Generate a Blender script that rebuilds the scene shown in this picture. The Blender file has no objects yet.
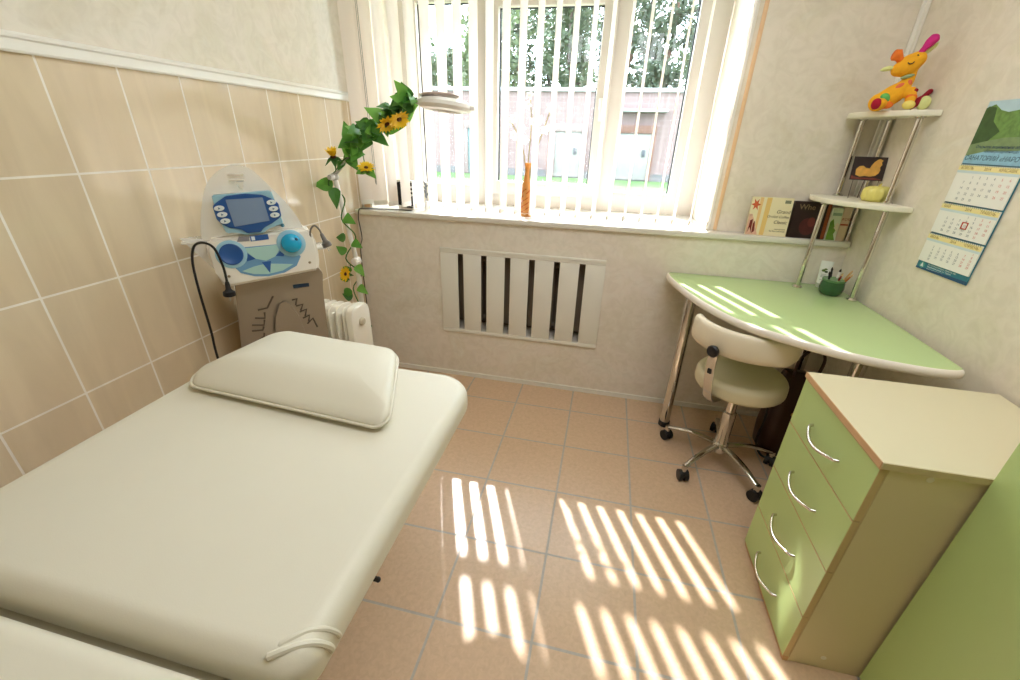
import bpy, bmesh, math, random
from mathutils import Vector, Matrix, Euler
random.seed(7)
R = math.radians
sc = bpy.context.scene
COL = sc.collection

# ------------------------------------------------------------------ camera, light, exposure
cam_d = bpy.data.cameras.new('camera'); cam = bpy.data.objects.new('camera', cam_d); COL.objects.link(cam)
cam_d.sensor_width = 36.0; cam_d.lens = 422.945 * 36.0 / 1020.0
cam_d.clip_start = 0.02; cam_d.clip_end = 300
cam.matrix_world = Matrix.Translation((1.4666, -2.3627, 1.4596)) @ Matrix.Rotation(0.2080, 4, 'Z') @ \
    Matrix.Rotation(math.pi / 2 - 0.4461, 4, 'X') @ Matrix.Rotation(0.0297, 4, 'Z')
sc.camera = cam

wd = bpy.data.worlds.new('sky'); sc.world = wd; wd.use_nodes = True
bg = wd.node_tree.nodes['Background']
bg.inputs['Color'].default_value = (0.74, 0.89, 1.0, 1); bg.inputs['Strength'].default_value = 10.5

sun_d = bpy.data.lights.new('sun', 'SUN'); sun = bpy.data.objects.new('sun', sun_d); COL.objects.link(sun)
sun_d.energy = 10.5; sun_d.angle = R(0.8); sun_d.color = (1.0, 0.98, 0.96)
sun.location = (-3, 8, 10)
sun.rotation_euler = Vector((0.365, -0.875, -1.0)).to_track_quat('-Z', 'Y').to_euler()

fill_d = bpy.data.lights.new('fill_light', 'AREA'); lamp = bpy.data.objects.new('fill_light', fill_d); COL.objects.link(lamp)  # unseen area light added under the ceiling to fill the room
fill_d.shape = 'RECTANGLE'; fill_d.size = 1.2; fill_d.size_y = 1.2; fill_d.energy = 17; fill_d.color = (0.90, 0.95, 1.0)
lamp.location = (1.75, -1.5, 2.68)

vs = sc.view_settings
sc.display_settings.display_device = 'sRGB'
vs.view_transform = 'Standard'; vs.look = 'None'; vs.gamma = 1.0; vs.use_curve_mapping = False
vs.exposure = 0.55
sc.cycles.max_bounces = 10; sc.cycles.diffuse_bounces = 6; sc.cycles.glossy_bounces = 5
sc.cycles.transmission_bounces = 6; sc.cycles.transparent_max_bounces = 12
sc.cycles.use_denoising = True
sc.cycles.sample_clamp_indirect = 6.0
sc.cycles.caustics_reflective = False; sc.cycles.caustics_refractive = False

# ------------------------------------------------------------------ materials
def lin(c):
    f = lambda v: v / 12.92 if v <= 0.04045 else ((v + 0.055) / 1.055) ** 2.4
    if isinstance(c, str): c = [int(c[i:i + 2], 16) / 255 for i in (0, 2, 4)]
    return (f(c[0]), f(c[1]), f(c[2]), 1)
MATS = {}
def nodes(name):
    m = bpy.data.materials.new(name); m.use_nodes = True
    nt = m.node_tree; b = nt.nodes['Principled BSDF']; MATS[name] = m
    return m, nt, b
def P(name, c, rough=0.5, metal=0.0, noise=0.0, scale=20.0, bump=0.0, spec=0.5, trans=0.0, alpha=1.0, coat=0.0, ior=1.45, emit=0, bscale=None):
    if name in MATS: return MATS[name]
    m, nt, b = nodes(name); L = nt.links.new
    b.inputs['Base Color'].default_value = lin(c); b.inputs['Roughness'].default_value = rough
    b.inputs['Metallic'].default_value = metal; b.inputs['Specular IOR Level'].default_value = spec
    b.inputs['Transmission Weight'].default_value = trans; b.inputs['Alpha'].default_value = alpha
    b.inputs['Coat Weight'].default_value = coat; b.inputs['IOR'].default_value = ior
    if noise or bump:
        tc = nt.nodes.new('ShaderNodeTexCoord'); nz = nt.nodes.new('ShaderNodeTexNoise')
        nz.inputs['Scale'].default_value = scale; nz.inputs['Detail'].default_value = 5
        L(tc.outputs['Object'], nz.inputs['Vector'])
        if noise:
            mx = nt.nodes.new('ShaderNodeMix'); mx.data_type = 'RGBA'
            k = lin(c); mx.inputs['A'].default_value = tuple(v * (1 - noise) for v in k[:3]) + (1,)
            mx.inputs['B'].default_value = tuple(min(1, v * (1 + noise)) for v in k[:3]) + (1,)
            L(nz.outputs['Fac'], mx.inputs['Factor']); L(mx.outputs['Result'], b.inputs['Base Color'])
        if bump:
            bp = nt.nodes.new('ShaderNodeBump'); bp.inputs['Strength'].default_value = bump; bp.inputs['Distance'].default_value = 0.002
            if bscale:
                n2 = nt.nodes.new('ShaderNodeTexNoise'); n2.inputs['Scale'].default_value = bscale
                L(tc.outputs['Object'], n2.inputs['Vector']); L(n2.outputs['Fac'], bp.inputs['Height'])
            else: L(nz.outputs['Fac'], bp.inputs['Height'])
            L(bp.outputs['Normal'], b.inputs['Normal'])
    return m

def wallpaper(name, cols, rough=0.6):
    m, nt, b = nodes(name); L = nt.links.new
    tc = nt.nodes.new('ShaderNodeTexCoord')
    n1 = nt.nodes.new('ShaderNodeTexNoise'); n1.inputs['Scale'].default_value = 2.6; n1.inputs['Detail'].default_value = 8
    n1.inputs['Roughness'].default_value = 0.62; n1.inputs['Distortion'].default_value = 1.2
    L(tc.outputs['Object'], n1.inputs['Vector'])
    rp = nt.nodes.new('ShaderNodeValToRGB'); e = rp.color_ramp.elements
    e[0].position = 0.30; e[0].color = lin(cols[0]); e[1].position = 0.72; e[1].color = lin(cols[-1])
    for i, c in enumerate(cols[1:-1]):
        k = e.new(0.30 + 0.42 * (i + 1) / (len(cols) - 1)); k.color = lin(c)
    L(n1.outputs['Fac'], rp.inputs['Fac'])
    n2 = nt.nodes.new('ShaderNodeTexNoise'); n2.inputs['Scale'].default_value = 14; n2.inputs['Detail'].default_value = 6; n2.inputs['Distortion'].default_value = 2.0
    L(tc.outputs['Object'], n2.inputs['Vector'])
    mx = nt.nodes.new('ShaderNodeMix'); mx.data_type = 'RGBA'; mx.blend_type = 'MULTIPLY'
    r2 = nt.nodes.new('ShaderNodeValToRGB'); r2.color_ramp.elements[0].position = .35; r2.color_ramp.elements[0].color = (.90, .89, .87, 1)
    r2.color_ramp.elements[1].position = .6; r2.color_ramp.elements[1].color = (1, 1, 1, 1)
    L(n2.outputs['Fac'], r2.inputs['Fac']); mx.inputs['Factor'].default_value = .7
    L(rp.outputs['Color'], mx.inputs['A']); L(r2.outputs['Color'], mx.inputs['B'])
    L(mx.outputs['Result'], b.inputs['Base Color'])
    bp = nt.nodes.new('ShaderNodeBump'); bp.inputs['Strength'].default_value = .25; bp.inputs['Distance'].default_value = .002
    L(n2.outputs['Fac'], bp.inputs['Height']); L(bp.outputs['Normal'], b.inputs['Normal'])
    b.inputs['Roughness'].default_value = rough
    return m

def tiles(name, axes, origin, w, h, mortar, c1, c2, grout, rough, bump=.35, vein=None, spec=.5):
    m, nt, b = nodes(name); L = nt.links.new
    tc = nt.nodes.new('ShaderNodeTexCoord'); sp = nt.nodes.new('ShaderNodeSeparateXYZ'); cb = nt.nodes.new('ShaderNodeCombineXYZ')
    L(tc.outputs['Object'], sp.inputs[0])
    for i in (0, 1):
        a = nt.nodes.new('ShaderNodeMath'); a.operation = 'SUBTRACT'; a.inputs[1].default_value = origin[i]
        L(sp.outputs['XYZ'[axes[i]]], a.inputs[0]); L(a.outputs[0], cb.inputs[i])
    bk = nt.nodes.new('ShaderNodeTexBrick'); bk.offset = 0; bk.squash = 1
    L(cb.outputs[0], bk.inputs['Vector'])
    bk.inputs['Scale'].default_value = 1; bk.inputs['Brick Width'].default_value = w; bk.inputs['Row Height'].default_value = h
    bk.inputs['Mortar Size'].default_value = mortar; bk.inputs['Mortar Smooth'].default_value = .1; bk.inputs['Bias'].default_value = 0
    bk.inputs['Color1'].default_value = lin(c1); bk.inputs['Color2'].default_value = lin(c2); bk.inputs['Mortar'].default_value = lin(grout)
    nz = nt.nodes.new('ShaderNodeTexNoise'); nz.inputs['Detail'].default_value = 5
    mp = nt.nodes.new('ShaderNodeMapping')
    if vein: mp.inputs['Scale'].default_value = vein
    else: mp.inputs['Scale'].default_value = (60, 60, 60)
    L(tc.outputs['Object'], mp.inputs[0]); L(mp.outputs[0], nz.inputs['Vector']); nz.inputs['Scale'].default_value = 1
    nz.inputs['Distortion'].default_value = .8
    r2 = nt.nodes.new('ShaderNodeValToRGB'); r2.color_ramp.elements[0].position = .3; r2.color_ramp.elements[0].color = (.86, .84, .82, 1)
    r2.color_ramp.elements[1].position = .65; r2.color_ramp.elements[1].color = (1, 1, 1, 1)
    L(nz.outputs['Fac'], r2.inputs['Fac'])
    mx = nt.nodes.new('ShaderNodeMix'); mx.data_type = 'RGBA'; mx.blend_type = 'MULTIPLY'; mx.inputs['Factor'].default_value = .8
    L(bk.outputs['Color'], mx.inputs['A']); L(r2.outputs['Color'], mx.inputs['B']); L(mx.outputs['Result'], b.inputs['Base Color'])
    bp = nt.nodes.new('ShaderNodeBump'); bp.invert = True; bp.inputs['Strength'].default_value = bump; bp.inputs['Distance'].default_value = .002
    L(bk.outputs['Fac'], bp.inputs['Height']); L(bp.outputs['Normal'], b.inputs['Normal'])
    ro = nt.nodes.new('ShaderNodeMapRange'); ro.inputs['To Min'].default_value = rough; ro.inputs['To Max'].default_value = .8
    L(bk.outputs['Fac'], ro.inputs['Value']); L(ro.outputs[0], b.inputs['Roughness'])
    b.inputs['Specular IOR Level'].default_value = spec
    return m

def translucent(name, c, tw=.4, tc_=None, rough=.6):
    m, nt, b = nodes(name); L = nt.links.new
    b.inputs['Base Color'].default_value = lin(c); b.inputs['Roughness'].default_value = rough
    tr = nt.nodes.new('ShaderNodeBsdfTranslucent'); tr.inputs['Color'].default_value = lin(tc_ or c)
    mx = nt.nodes.new('ShaderNodeMixShader'); mx.inputs[0].default_value = tw
    L(b.outputs[0], mx.inputs[1]); L(tr.outputs[0], mx.inputs[2]); L(mx.outputs[0], nt.nodes['Material Output'].inputs[0])
    return m

def thin_glass(name, c=(1, 1, 1), refl=.06):
    m, nt, b = nodes(name); L = nt.links.new
    tr = nt.nodes.new('ShaderNodeBsdfTransparent'); tr.inputs[0].default_value = lin(c)
    gl = nt.nodes.new('ShaderNodeBsdfGlossy'); gl.inputs['Roughness'].default_value = .02
    mx = nt.nodes.new('ShaderNodeMixShader'); mx.inputs[0].default_value = refl
    L(tr.outputs[0], mx.inputs[1]); L(gl.outputs[0], mx.inputs[2]); L(mx.outputs[0], nt.nodes['Material Output'].inputs[0])
    return m

WALL = wallpaper('cream_marbled_wallpaper', ['DED5C2', 'E6DFD0', 'E9E0D2', 'E4DCCA', 'E8E3D6'])
WALLLOW = wallpaper('beige_marbled_wallpaper', ['E6DDCE', 'EEE7DC', 'EFE5DA', 'EBE2D4', 'F0EADF'])
TILEW = tiles('glossy_beige_wall_tile', (1, 2), (-.567, 1.3346), .2032, .3024, .0030, 'DECDB0', 'DBC9AB', 'F2ECE2', .09, .3, (14, 14, 2.2))
TILEF = tiles('terracotta_floor_tile', (0, 1), (1.0657, -.2335), .33, .33, .0045, 'D9BA9B', 'D6B697', 'BAB2AA', .30, .35, None, .45)
WHITE = P('white_plastic', 'F1EEE8', .35)
TRIM = P('white_trim_plastic', 'ECE9E0', .4)
FRAMEW = P('window_white_pvc', 'D6D0CA', .4)
CEIL = P('white_ceiling_paint', 'EFEBE2', .8, noise=.02)
SLAT = translucent('cream_blind_fabric', 'EBE2D8', .34, 'F6E6DA')
GLASS = thin_glass('clear_window_glass')
GASK = P('dark_rubber_gasket', '3A3C40', .6)
LEATHER = P('cream_leatherette', 'DED8C6', .42, noise=.025, scale=5, bump=.06, bscale=420, spec=.45)
LEATHER2 = P('cream_piping_vinyl', 'DED8C6', .4)
CHROME = P('chrome', 'D9D6D0', .12, 1.0)
STEEL = P('satin_steel', 'C9C7C2', .3, 1.0)
GREEN = P('light_green_laminate', 'B8D08A', .32, noise=.015, scale=6)
GREEND = P('light_green_desk_laminate', 'BED69A', .22, noise=.015, scale=6)
CREAML = P('cream_laminate', 'DBD2B2', .38, noise=.015, scale=5)
BEECH = P('beech_edge_band', 'CDA57B', .5, noise=.08, scale=40)
BLACKP = P('black_plastic', '1A1A1C', .4)
GREYMET = P('taupe_metallic_paint', 'A69886', .38, .35, noise=.02, scale=30)
DARK = P('dark_recess', '2A241E', .8)
BROWN = P('dark_brown_leather', '3A2018', .4, noise=.15, scale=14, bump=.3)
ACRYL = P('milky_acrylic', 'F8F6F2', .12, trans=.0, alpha=.48, spec=.6)
HWHITE = P('heater_cream_enamel', 'EFE9DB', .3)

# ------------------------------------------------------------------ mesh helpers
def obj(name, bm, mat, parent=None, loc=None, rot=None, smooth=True, ang=38):
    me = bpy.data.meshes.new(name); bmesh.ops.recalc_face_normals(bm, faces=bm.faces[:]); bm.to_mesh(me); bm.free()
    if isinstance(mat, (list, tuple)):
        for m in mat: me.materials.append(m)
    else: me.materials.append(mat)
    if smooth:
        for p in me.polygons: p.use_smooth = True
        me.set_sharp_from_angle(angle=R(ang))
    o = bpy.data.objects.new(name, me); COL.objects.link(o)
    if parent: o.parent = parent
    if loc is not None: o.location = loc
    if rot is not None: o.rotation_euler = rot
    return o
def tag(o, label=None, cat=None, group=None, kind=None):
    if label: o['label'] = label
    if cat: o['category'] = cat
    if group: o['group'] = group
    if kind: o['kind'] = kind
    return o
def thing(name, label, cat, loc=(0, 0, 0), rz=0.0, group=None):
    o = bpy.data.objects.new(name, None); o.empty_display_size = .05; COL.objects.link(o)
    o.location = loc; o.rotation_euler = (0, 0, rz)
    return tag(o, label, cat, group)
def struct(name, bm, m, parent=None, **k):
    o = obj(name, bm, m, parent, **k)
    if not parent: o['kind'] = 'structure'
    return o
BM = bmesh.new
def box(bm, x0, x1, y0, y1, z0, z1, M=None, mi=0):
    vs_ = [bm.verts.new((x, y, z)) for z in (z0, z1) for y in (y0, y1) for x in (x0, x1)]
    for f in ((0, 2, 3, 1), (4, 5, 7, 6), (0, 1, 5, 4), (2, 6, 7, 3), (0, 4, 6, 2), (1, 3, 7, 5)):
        q = bm.faces.new([vs_[i] for i in f]); q.material_index = mi
    if M is not None:
        for v in vs_: v.co = M @ v.co
    return vs_
def bbox(bm, x0, x1, y0, y1, z0, z1, r=.004, seg=2, M=None):
    t = BM(); box(t, x0, x1, y0, y1, z0, z1)
    bmesh.ops.bevel(t, geom=t.edges[:], offset=r, segments=seg, profile=.5, affect='EDGES')
    join(bm, t, M)
def join(bm, t, M=None, mi=None):
    mp = {}
    for v in t.verts: mp[v] = bm.verts.new(M @ v.co if M is not None else v.co)
    for f in t.faces:
        try:
            q = bm.faces.new([mp[v] for v in f.verts]); q.material_index = f.material_index if mi is None else mi
        except ValueError: pass
    t.free()
def loft(bm, rings, cap0=True, cap1=True, closed=True, mi=0):
    rv = [[bm.verts.new(p) for p in r] for r in rings]
    n = len(rv[0])
    for a, b in zip(rv, rv[1:]):
        for i in range(n if closed else n - 1):
            j = (i + 1) % n
            f = bm.faces.new((a[i], a[j], b[j], b[i])); f.material_index = mi
    if cap0: bm.faces.new(rv[0][::-1]).material_index = mi
    if cap1: bm.faces.new(rv[-1]).material_index = mi
    return rv
def tube(bm, pts, r, n=10, closed=False, mi=0, caps=True):
    pts = [Vector(p) for p in pts]; m = len(pts)
    rs = r if isinstance(r, (list, tuple)) else [r] * m
    rings = []; up = None
    for i, p in enumerate(pts):
        if closed: t = pts[(i + 1) % m] - pts[i - 1]
        else: t = pts[min(i + 1, m - 1)] - pts[max(i - 1, 0)]
        t.normalize()
        if up is None:
            up = t.orthogonal().normalized()
        up = (up - t * up.dot(t))
        if up.length < 1e-6: up = t.orthogonal()
        up.normalize(); s = t.cross(up)
        rings.append([p + (up * math.cos(2 * math.pi * k / n) + s * math.sin(2 * math.pi * k / n)) * rs[i] for k in range(n)])
    if closed: rings.append(rings[0]); rv = loft(bm, rings[:-1], False, False, mi=mi); \
        [bm.faces.new((rv[-1][i], rv[-1][(i + 1) % n], rv[0][(i + 1) % n], rv[0][i])) for i in range(n)]
    else: loft(bm, rings, caps, caps, mi=mi)
def spline(pts, k=6):
    pts = [Vector(p) for p in pts]; out = []
    q = [pts[0] * 2 - pts[1]] + pts + [pts[-1] * 2 - pts[-2]]
    for i in range(1, len(q) - 2):
        a, b, c, d = q[i - 1:i + 3]
        for s in range(k):
            t = s / k
            out.append(.5 * ((2 * b) + (c - a) * t + (2 * a - 5 * b + 4 * c - d) * t * t + (3 * b - a - 3 * c + d) * t ** 3))
    out.append(pts[-1]); return out
def lathe(bm, prof, n=24, M=None, mi=0, caps=True):
    rings = [[Vector((r * math.cos(2 * math.pi * k / n), r * math.sin(2 * math.pi * k / n), z)) for k in range(n)] for r, z in prof]
    if M is not None: rings = [[M @ p for p in q] for q in rings]
    loft(bm, rings, caps and prof[0][0] > 1e-5, caps and prof[-1][0] > 1e-5, mi=mi)
    if prof[0][0] <= 1e-5 or prof[-1][0] <= 1e-5: bmesh.ops.remove_doubles(bm, verts=bm.verts[:], dist=1e-6)
def ball(bm, c, r, seg=16, M=None, mi=0):
    t = BM(); bmesh.ops.create_uvsphere(t, u_segments=seg, v_segments=seg // 2 + 2, radius=1)
    rr = r if isinstance(r, (tuple, list)) else (r, r, r)
    X = Matrix.Translation(c) @ (M if M is not None else Matrix.Identity(4)) @ Matrix.Diagonal((*rr, 1))
    join(bm, t, X, mi)
def prism(bm, pts2, d0, d1, M=None, mi=0):
    """polygon in local (x, z), extruded along y from d0 to d1"""
    a = [Vector((x, d0, z)) for x, z in pts2]; b = [Vector((x, d1, z)) for x, z in pts2]
    if M is not None: a = [M @ p for p in a]; b = [M @ p for p in b]
    loft(bm, [a, b], True, True, mi=mi)
def rrect(x0, x1, y0, y1, r, n=8):
    r = max(min(r, (x1 - x0) / 2 - 1e-4, (y1 - y0) / 2 - 1e-4), 1e-4); out = []
    for cx, cy, a0 in ((x1 - r, y1 - r, 0), (x0 + r, y1 - r, 90), (x0 + r, y0 + r, 180), (x1 - r, y0 + r, 270)):
        for k in range(n + 1):
            a = R(a0 + 90 * k / n); out.append((cx + r * math.cos(a), cy + r * math.sin(a)))
    return out
def rrect4(x0, x1, y0, y1, rr, n=8):
    out = []
    for (sx, sy, a0), r in zip(((1, 1, 0), (0, 1, 90), (0, 0, 180), (1, 0, 270)), rr):
        cx = x1 - r if sx else x0 + r; cy_ = y1 - r if sy else y0 + r
        for k in range(n + 1): a = R(a0 + 90 * k / n); out.append((cx + r * math.cos(a), cy_ + r * math.sin(a)))
    return out
def slab(bm, outline, z0, z1, rt=.02, rb=.01, seg=6):
    """outline(d) gives the plan polygon inset by d; rounded top and bottom edges"""
    rings = []
    for k in range(seg + 1):
        a = R(90 * k / seg); rings.append([Vector((x, y, z0 + rb * (1 - math.sin(a)))) for x, y in outline(rb * (1 - math.cos(a)))][:] )
    rings = [[Vector((p.x, p.y, p.z)) for p in r] for r in rings]
    lo = []
    for k in range(seg + 1):
        a = R(90 * k / seg)
        lo.append([Vector((x, y, z0 + rb * (1 - math.sin(a)))) for x, y in outline(rb * (1 - math.cos(a)))])
    lo = []
    for k in range(seg + 1):
        a = R(90 - 90 * k / seg)   # start inset at the bottom face
        lo.append([Vector((x, y, z0 + rb - rb * math.sin(a))) for x, y in outline(rb - rb * math.cos(a))])
    hi = []
    for k in range(seg + 1):
        a = R(90 * k / seg)
        hi.append([Vector((x, y, z1 - rt + rt * math.sin(a))) for x, y in outline(rt - rt * math.cos(a))])
    loft(bm, lo + hi)
def inset_poly(pts, d):
    n = len(pts); out = []
    A = sum(pts[i][0] * pts[(i + 1) % n][1] - pts[(i + 1) % n][0] * pts[i][1] for i in range(n)); s = 1 if A > 0 else -1
    for i in range(n):
        p0 = Vector(pts[i - 1]); p1 = Vector(pts[i]); p2 = Vector(pts[(i + 1) % n])
        e1 = (p1 - p0).normalized(); e2 = (p2 - p1).normalized()
        n1 = Vector((-e1.y, e1.x)) * s; n2 = Vector((-e2.y, e2.x)) * s
        b = (n1 + n2); k = b.length
        b = b / k if k > 1e-6 else n1
        out.append(tuple(p1 + b * (d / max(b.dot(n1), .4))))
    return out
def remesh(bm, voxel=.004, smooth=4):
    me = bpy.data.meshes.new('tmp'); bm.to_mesh(me); bm.free()
    o = bpy.data.objects.new('tmp', me); COL.objects.link(o)
    md = o.modifiers.new('r', 'REMESH'); md.mode = 'VOXEL'; md.voxel_size = voxel
    s = o.modifiers.new('s', 'SMOOTH'); s.iterations = smooth; s.factor = .5
    dg = bpy.context.evaluated_depsgraph_get(); m2 = bpy.data.meshes.new_from_object(o.evaluated_get(dg))
    bpy.data.objects.remove(o); bpy.data.meshes.remove(me)
    b = BM(); b.from_mesh(m2); bpy.data.meshes.remove(m2); return b
def text(name, s, size, mat, parent, M, align='LEFT', ext=.0003, shear=0.0, space=1.0, line=1.0):
    cu = bpy.data.curves.new('t', 'FONT'); cu.body = s; cu.size = size; cu.align_x = align; cu.extrude = ext; cu.shear = shear
    cu.space_character = space; cu.space_line = line; cu.resolution_u = 3
    o = bpy.data.objects.new('t', cu); COL.objects.link(o)
    dg = bpy.context.evaluated_depsgraph_get(); me = bpy.data.meshes.new_from_object(o.evaluated_get(dg))
    bpy.data.objects.remove(o); bpy.data.curves.remove(cu)
    me.materials.clear(); me.materials.append(mat); me.transform(M); me.name = name
    q = bpy.data.objects.new(name, me); COL.objects.link(q); q.parent = parent; return q
def axesM(origin, xa, ya):
    xa = Vector(xa).normalized(); ya = Vector(ya).normalized(); za = xa.cross(ya)
    M = Matrix((xa, ya, za)).transposed().to_4x4(); M.translation = Vector(origin); return M
def flat(bm, pts):   # thin polygon given as 3-D points
    bm.faces.new([bm.verts.new(p) for p in pts])

# ------------------------------------------------------------------ the room
ZC = 2.72
YB = -3.7
def xw(y): return 2.63 - .068 * (y - .1)          # inner face of the right wall
b = BM(); box(b, -.15, 3.1, YB - .1, .6, -.1, 0); struct('floor', b, TILEF)
b = BM(); box(b, -.15, 3.1, YB - .1, .68, ZC, ZC + .1); struct('ceiling', b, CEIL)
b = BM(); box(b, -.15, 0, YB, .68, 1.618, ZC); struct('wall_left', b, WALL)
b = BM(); box(b, -.15, 0, YB, .68, -.1, 1.618); struct('wall_left_tiled', b, TILEW)
b = BM()                                           # profiled dado trim over the wall tiles
prof = [(0, 1.616), (.010, 1.616), (.012, 1.621), (.009, 1.626), (.009, 1.644), (.013, 1.648), (.013, 1.655), (.005, 1.661), (0, 1.662)]
loft(b, [[Vector((x, y, z)) for x, z in prof] for y in (YB, .079)]); struct('trim_1', b, TRIM)
b = BM()
f = [(xw(.68), .68), (xw(YB), YB), (xw(YB) + .15, YB), (xw(.68) + .15, .68)]
loft(b, [[Vector((x, y, -.1)) for x, y in f], [Vector((x, y, ZC)) for x, y in f]]); struct('wall_right', b, WALL)
b = BM(); box(b, -.15, 3.1, YB - .12, YB, -.1, ZC); struct('wall_front', b, P('tan_wall_paint', 'B9A88C', .7, noise=.03))
# window wall: thicker lower part with a radiator recess, upper part with the opening
XL, XR = .065, 1.985; ZH = 2.60; YU = .08; YO = .68
RX0, RX1, RZ0, RZ1 = .56, 1.465, .345, .835
b = BM()
box(b, 0, RX0, 0, YO, -.1, 1.022); box(b, RX1, xw(0) + .05, 0, YO, -.1, 1.022)
box(b, RX0, RX1, 0, YO, -.1, RZ0); box(b, RX0, RX1, 0, YO, RZ1, 1.022)
struct('wall_back', b, WALLLOW)
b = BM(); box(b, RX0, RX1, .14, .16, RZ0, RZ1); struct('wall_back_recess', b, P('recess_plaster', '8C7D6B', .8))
b = BM(); box(b, 0, XL, YU, YO, 1.022, ZC); box(b, XR, xw(YU) + .05, YU, YO, 1.022, ZC); box(b, XL, XR, YU, YO, ZH, ZC)
struct('wall_back_upper', b, WALL)
b = BM(); box(b, .3, xw(0) - .002, -.008, 0, 0, .03); box(b, .0, .3, -.008, 0, 0, .03); struct('baseboard_back', b, TRIM)
b = BM(); bbox(b, -.0, .012, YU - .012, YU, 1.66, ZC, .003); struct('trim_2', b, TRIM)
b = BM(); x = xw(YU); bbox(b, x - .020, x, YU - .012, YU, 1.055, ZC, .003); bbox(b, x - .008, x + .001, YU - .03, YU, 1.055, ZC, .003)
struct('trim_3', b, TRIM)
b = BM(); bbox(b, XR - .004, XR + .02, YU - .006, YU + .004, 1.052, ZH, .002); struct('trim_4', b, WHITE)
PEACHGLOW = P('painted_peach_glow', 'E8C49A', .5)  # warm glow through the blind, painted as peach strips on the wall
b = BM(); bbox(b, 2.024, 2.042, YU - .004, YU, 1.052, ZC, .001); struct('glow_strip_right', b, PEACHGLOW)
b = BM(); bbox(b, .014, .052, YU - .004, YU, 1.052, ZC, .001); struct('glow_strip_left', b, PEACHGLOW)

# window
win = bpy.data.objects.new('window_1', None); COL.objects.link(win); win['kind'] = 'structure'
win.location = (1.075, .24, 1.05)
def W(bm, x0, x1, y0, y1, z0, z1, r=.006): bbox(bm, x0 - 1.075, x1 - 1.075, y0 - .24, y1 - .24, z0 - 1.05, z1 - 1.05, r)
FX0, FX1 = .07, 1.98
b = BM()
for x0, x1 in ((FX0 - .01, .225), (.555, .66), (1.40, 1.477), (1.824, FX1 + .01)): W(b, x0, x1, .53, .60, 1.045, ZH)
W(b, FX0, FX1, .532, .598, 1.045, 1.168); W(b, FX0, FX1, .532, .598, 2.55, ZH); W(b, FX0, FX1, .534, .596, 2.158, 2.215)
obj('window_frame', b, FRAMEW, win)
b = BM()                                           # middle opening sash
W(b, .655, .738, .515, .585, 1.12, 2.165); W(b, 1.328, 1.405, .515, .585, 1.12, 2.165)
W(b, .66, 1.40, .516, .584, 1.12, 1.202); W(b, .66, 1.40, .516, .584, 2.125, 2.163)
s_ = obj('sash', b, FRAMEW, win)
b = BM()
def gk(x0, x1, z0, z1, y):
    w = .009
    W(b, x0, x0 + w, y - .004, y + .004, z0, z1, .001); W(b, x1 - w, x1, y - .004, y + .004, z0, z1, .001)
    W(b, x0, x1, y - .004, y + .004, z1 - w, z1, .001)
gk(.225, .556, 1.166, 2.160, .566); gk(.737, 1.330, 1.20, 2.127, .552); gk(1.476, 1.826, 1.166, 2.160, .566)
obj('gasket', b, GASK, win)
for x0, x1, z0, z1, y in ((.22, .56, 1.16, 2.16, .57), (.733, 1.333, 1.196, 2.13, .556), (1.472, 1.83, 1.16, 2.16, .57), (.22, .56, 2.21, 2.555, .57), (.65, 1.41, 2.21, 2.555, .57), (1.472, 1.83, 2.21, 2.555, .57)):
    b = BM(); W(b, x0, x1, y - .002, y + .002, z0, z1, .0005); obj('pane', b, GLASS, win)
b = BM(); W(b, -.0, xw(0) - .004, -.018, YU, 1.022, 1.05, .005); W(b, XL - .0, XR, YU, .535, 1.022, 1.05, .004)
obj('window_sill', b, P('glossy_white_sill', 'E6E1D8', .18), win)
b = BM(); W(b, 1.35, 1.38, .495, .517, 1.62, 1.68, .004); W(b, 1.355, 1.373, .480, .498, 1.56, 1.67, .004); obj('window_handle', b, WHITE, win)

# radiator behind the cover
t = thing('wall_radiator', 'steel panel radiator standing in the recess behind the slatted white cover', 'radiator', (1.01, .09, .36))
b = BM()
for k in range(9): bbox(b, -.40 + k * .09, -.335 + k * .09, -.018, .018, .02, .45, .012)
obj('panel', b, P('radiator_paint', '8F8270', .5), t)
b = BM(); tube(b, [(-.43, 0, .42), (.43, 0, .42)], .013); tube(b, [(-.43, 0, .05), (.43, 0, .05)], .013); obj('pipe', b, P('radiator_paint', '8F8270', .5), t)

# radiator cover
t = thing('radiator_cover', 'white slatted radiator cover set into the wall under the window', 'radiator cover', (1.012, 0, .32))
ox, oz = 1.012, .32
b = BM()
bbox(b, .527 - ox, 1.50 - ox, -.012, -.002, .832 - oz, .850 - oz, .002); bbox(b, .527 - ox, 1.50 - ox, -.015, -.002, .848 - oz, .864 - oz, .002); obj('top_rail', b, TRIM, t)
b = BM(); bbox(b, .527 - ox, 1.50 - ox, -.012, -.002, .322 - oz, .345 - oz, .002); obj('bottom_rail', b, TRIM, t)
n = 7; gap = .034; pitch = (1.50 - .527 + gap) / n
for k in range(n):
    x0 = .527 + k * pitch; b = BM(); bbox(b, x0 - ox, x0 + pitch - gap - ox, -.011, -.002, .345 - oz, .832 - oz, .002); obj('slat', b, TRIM, t)

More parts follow.
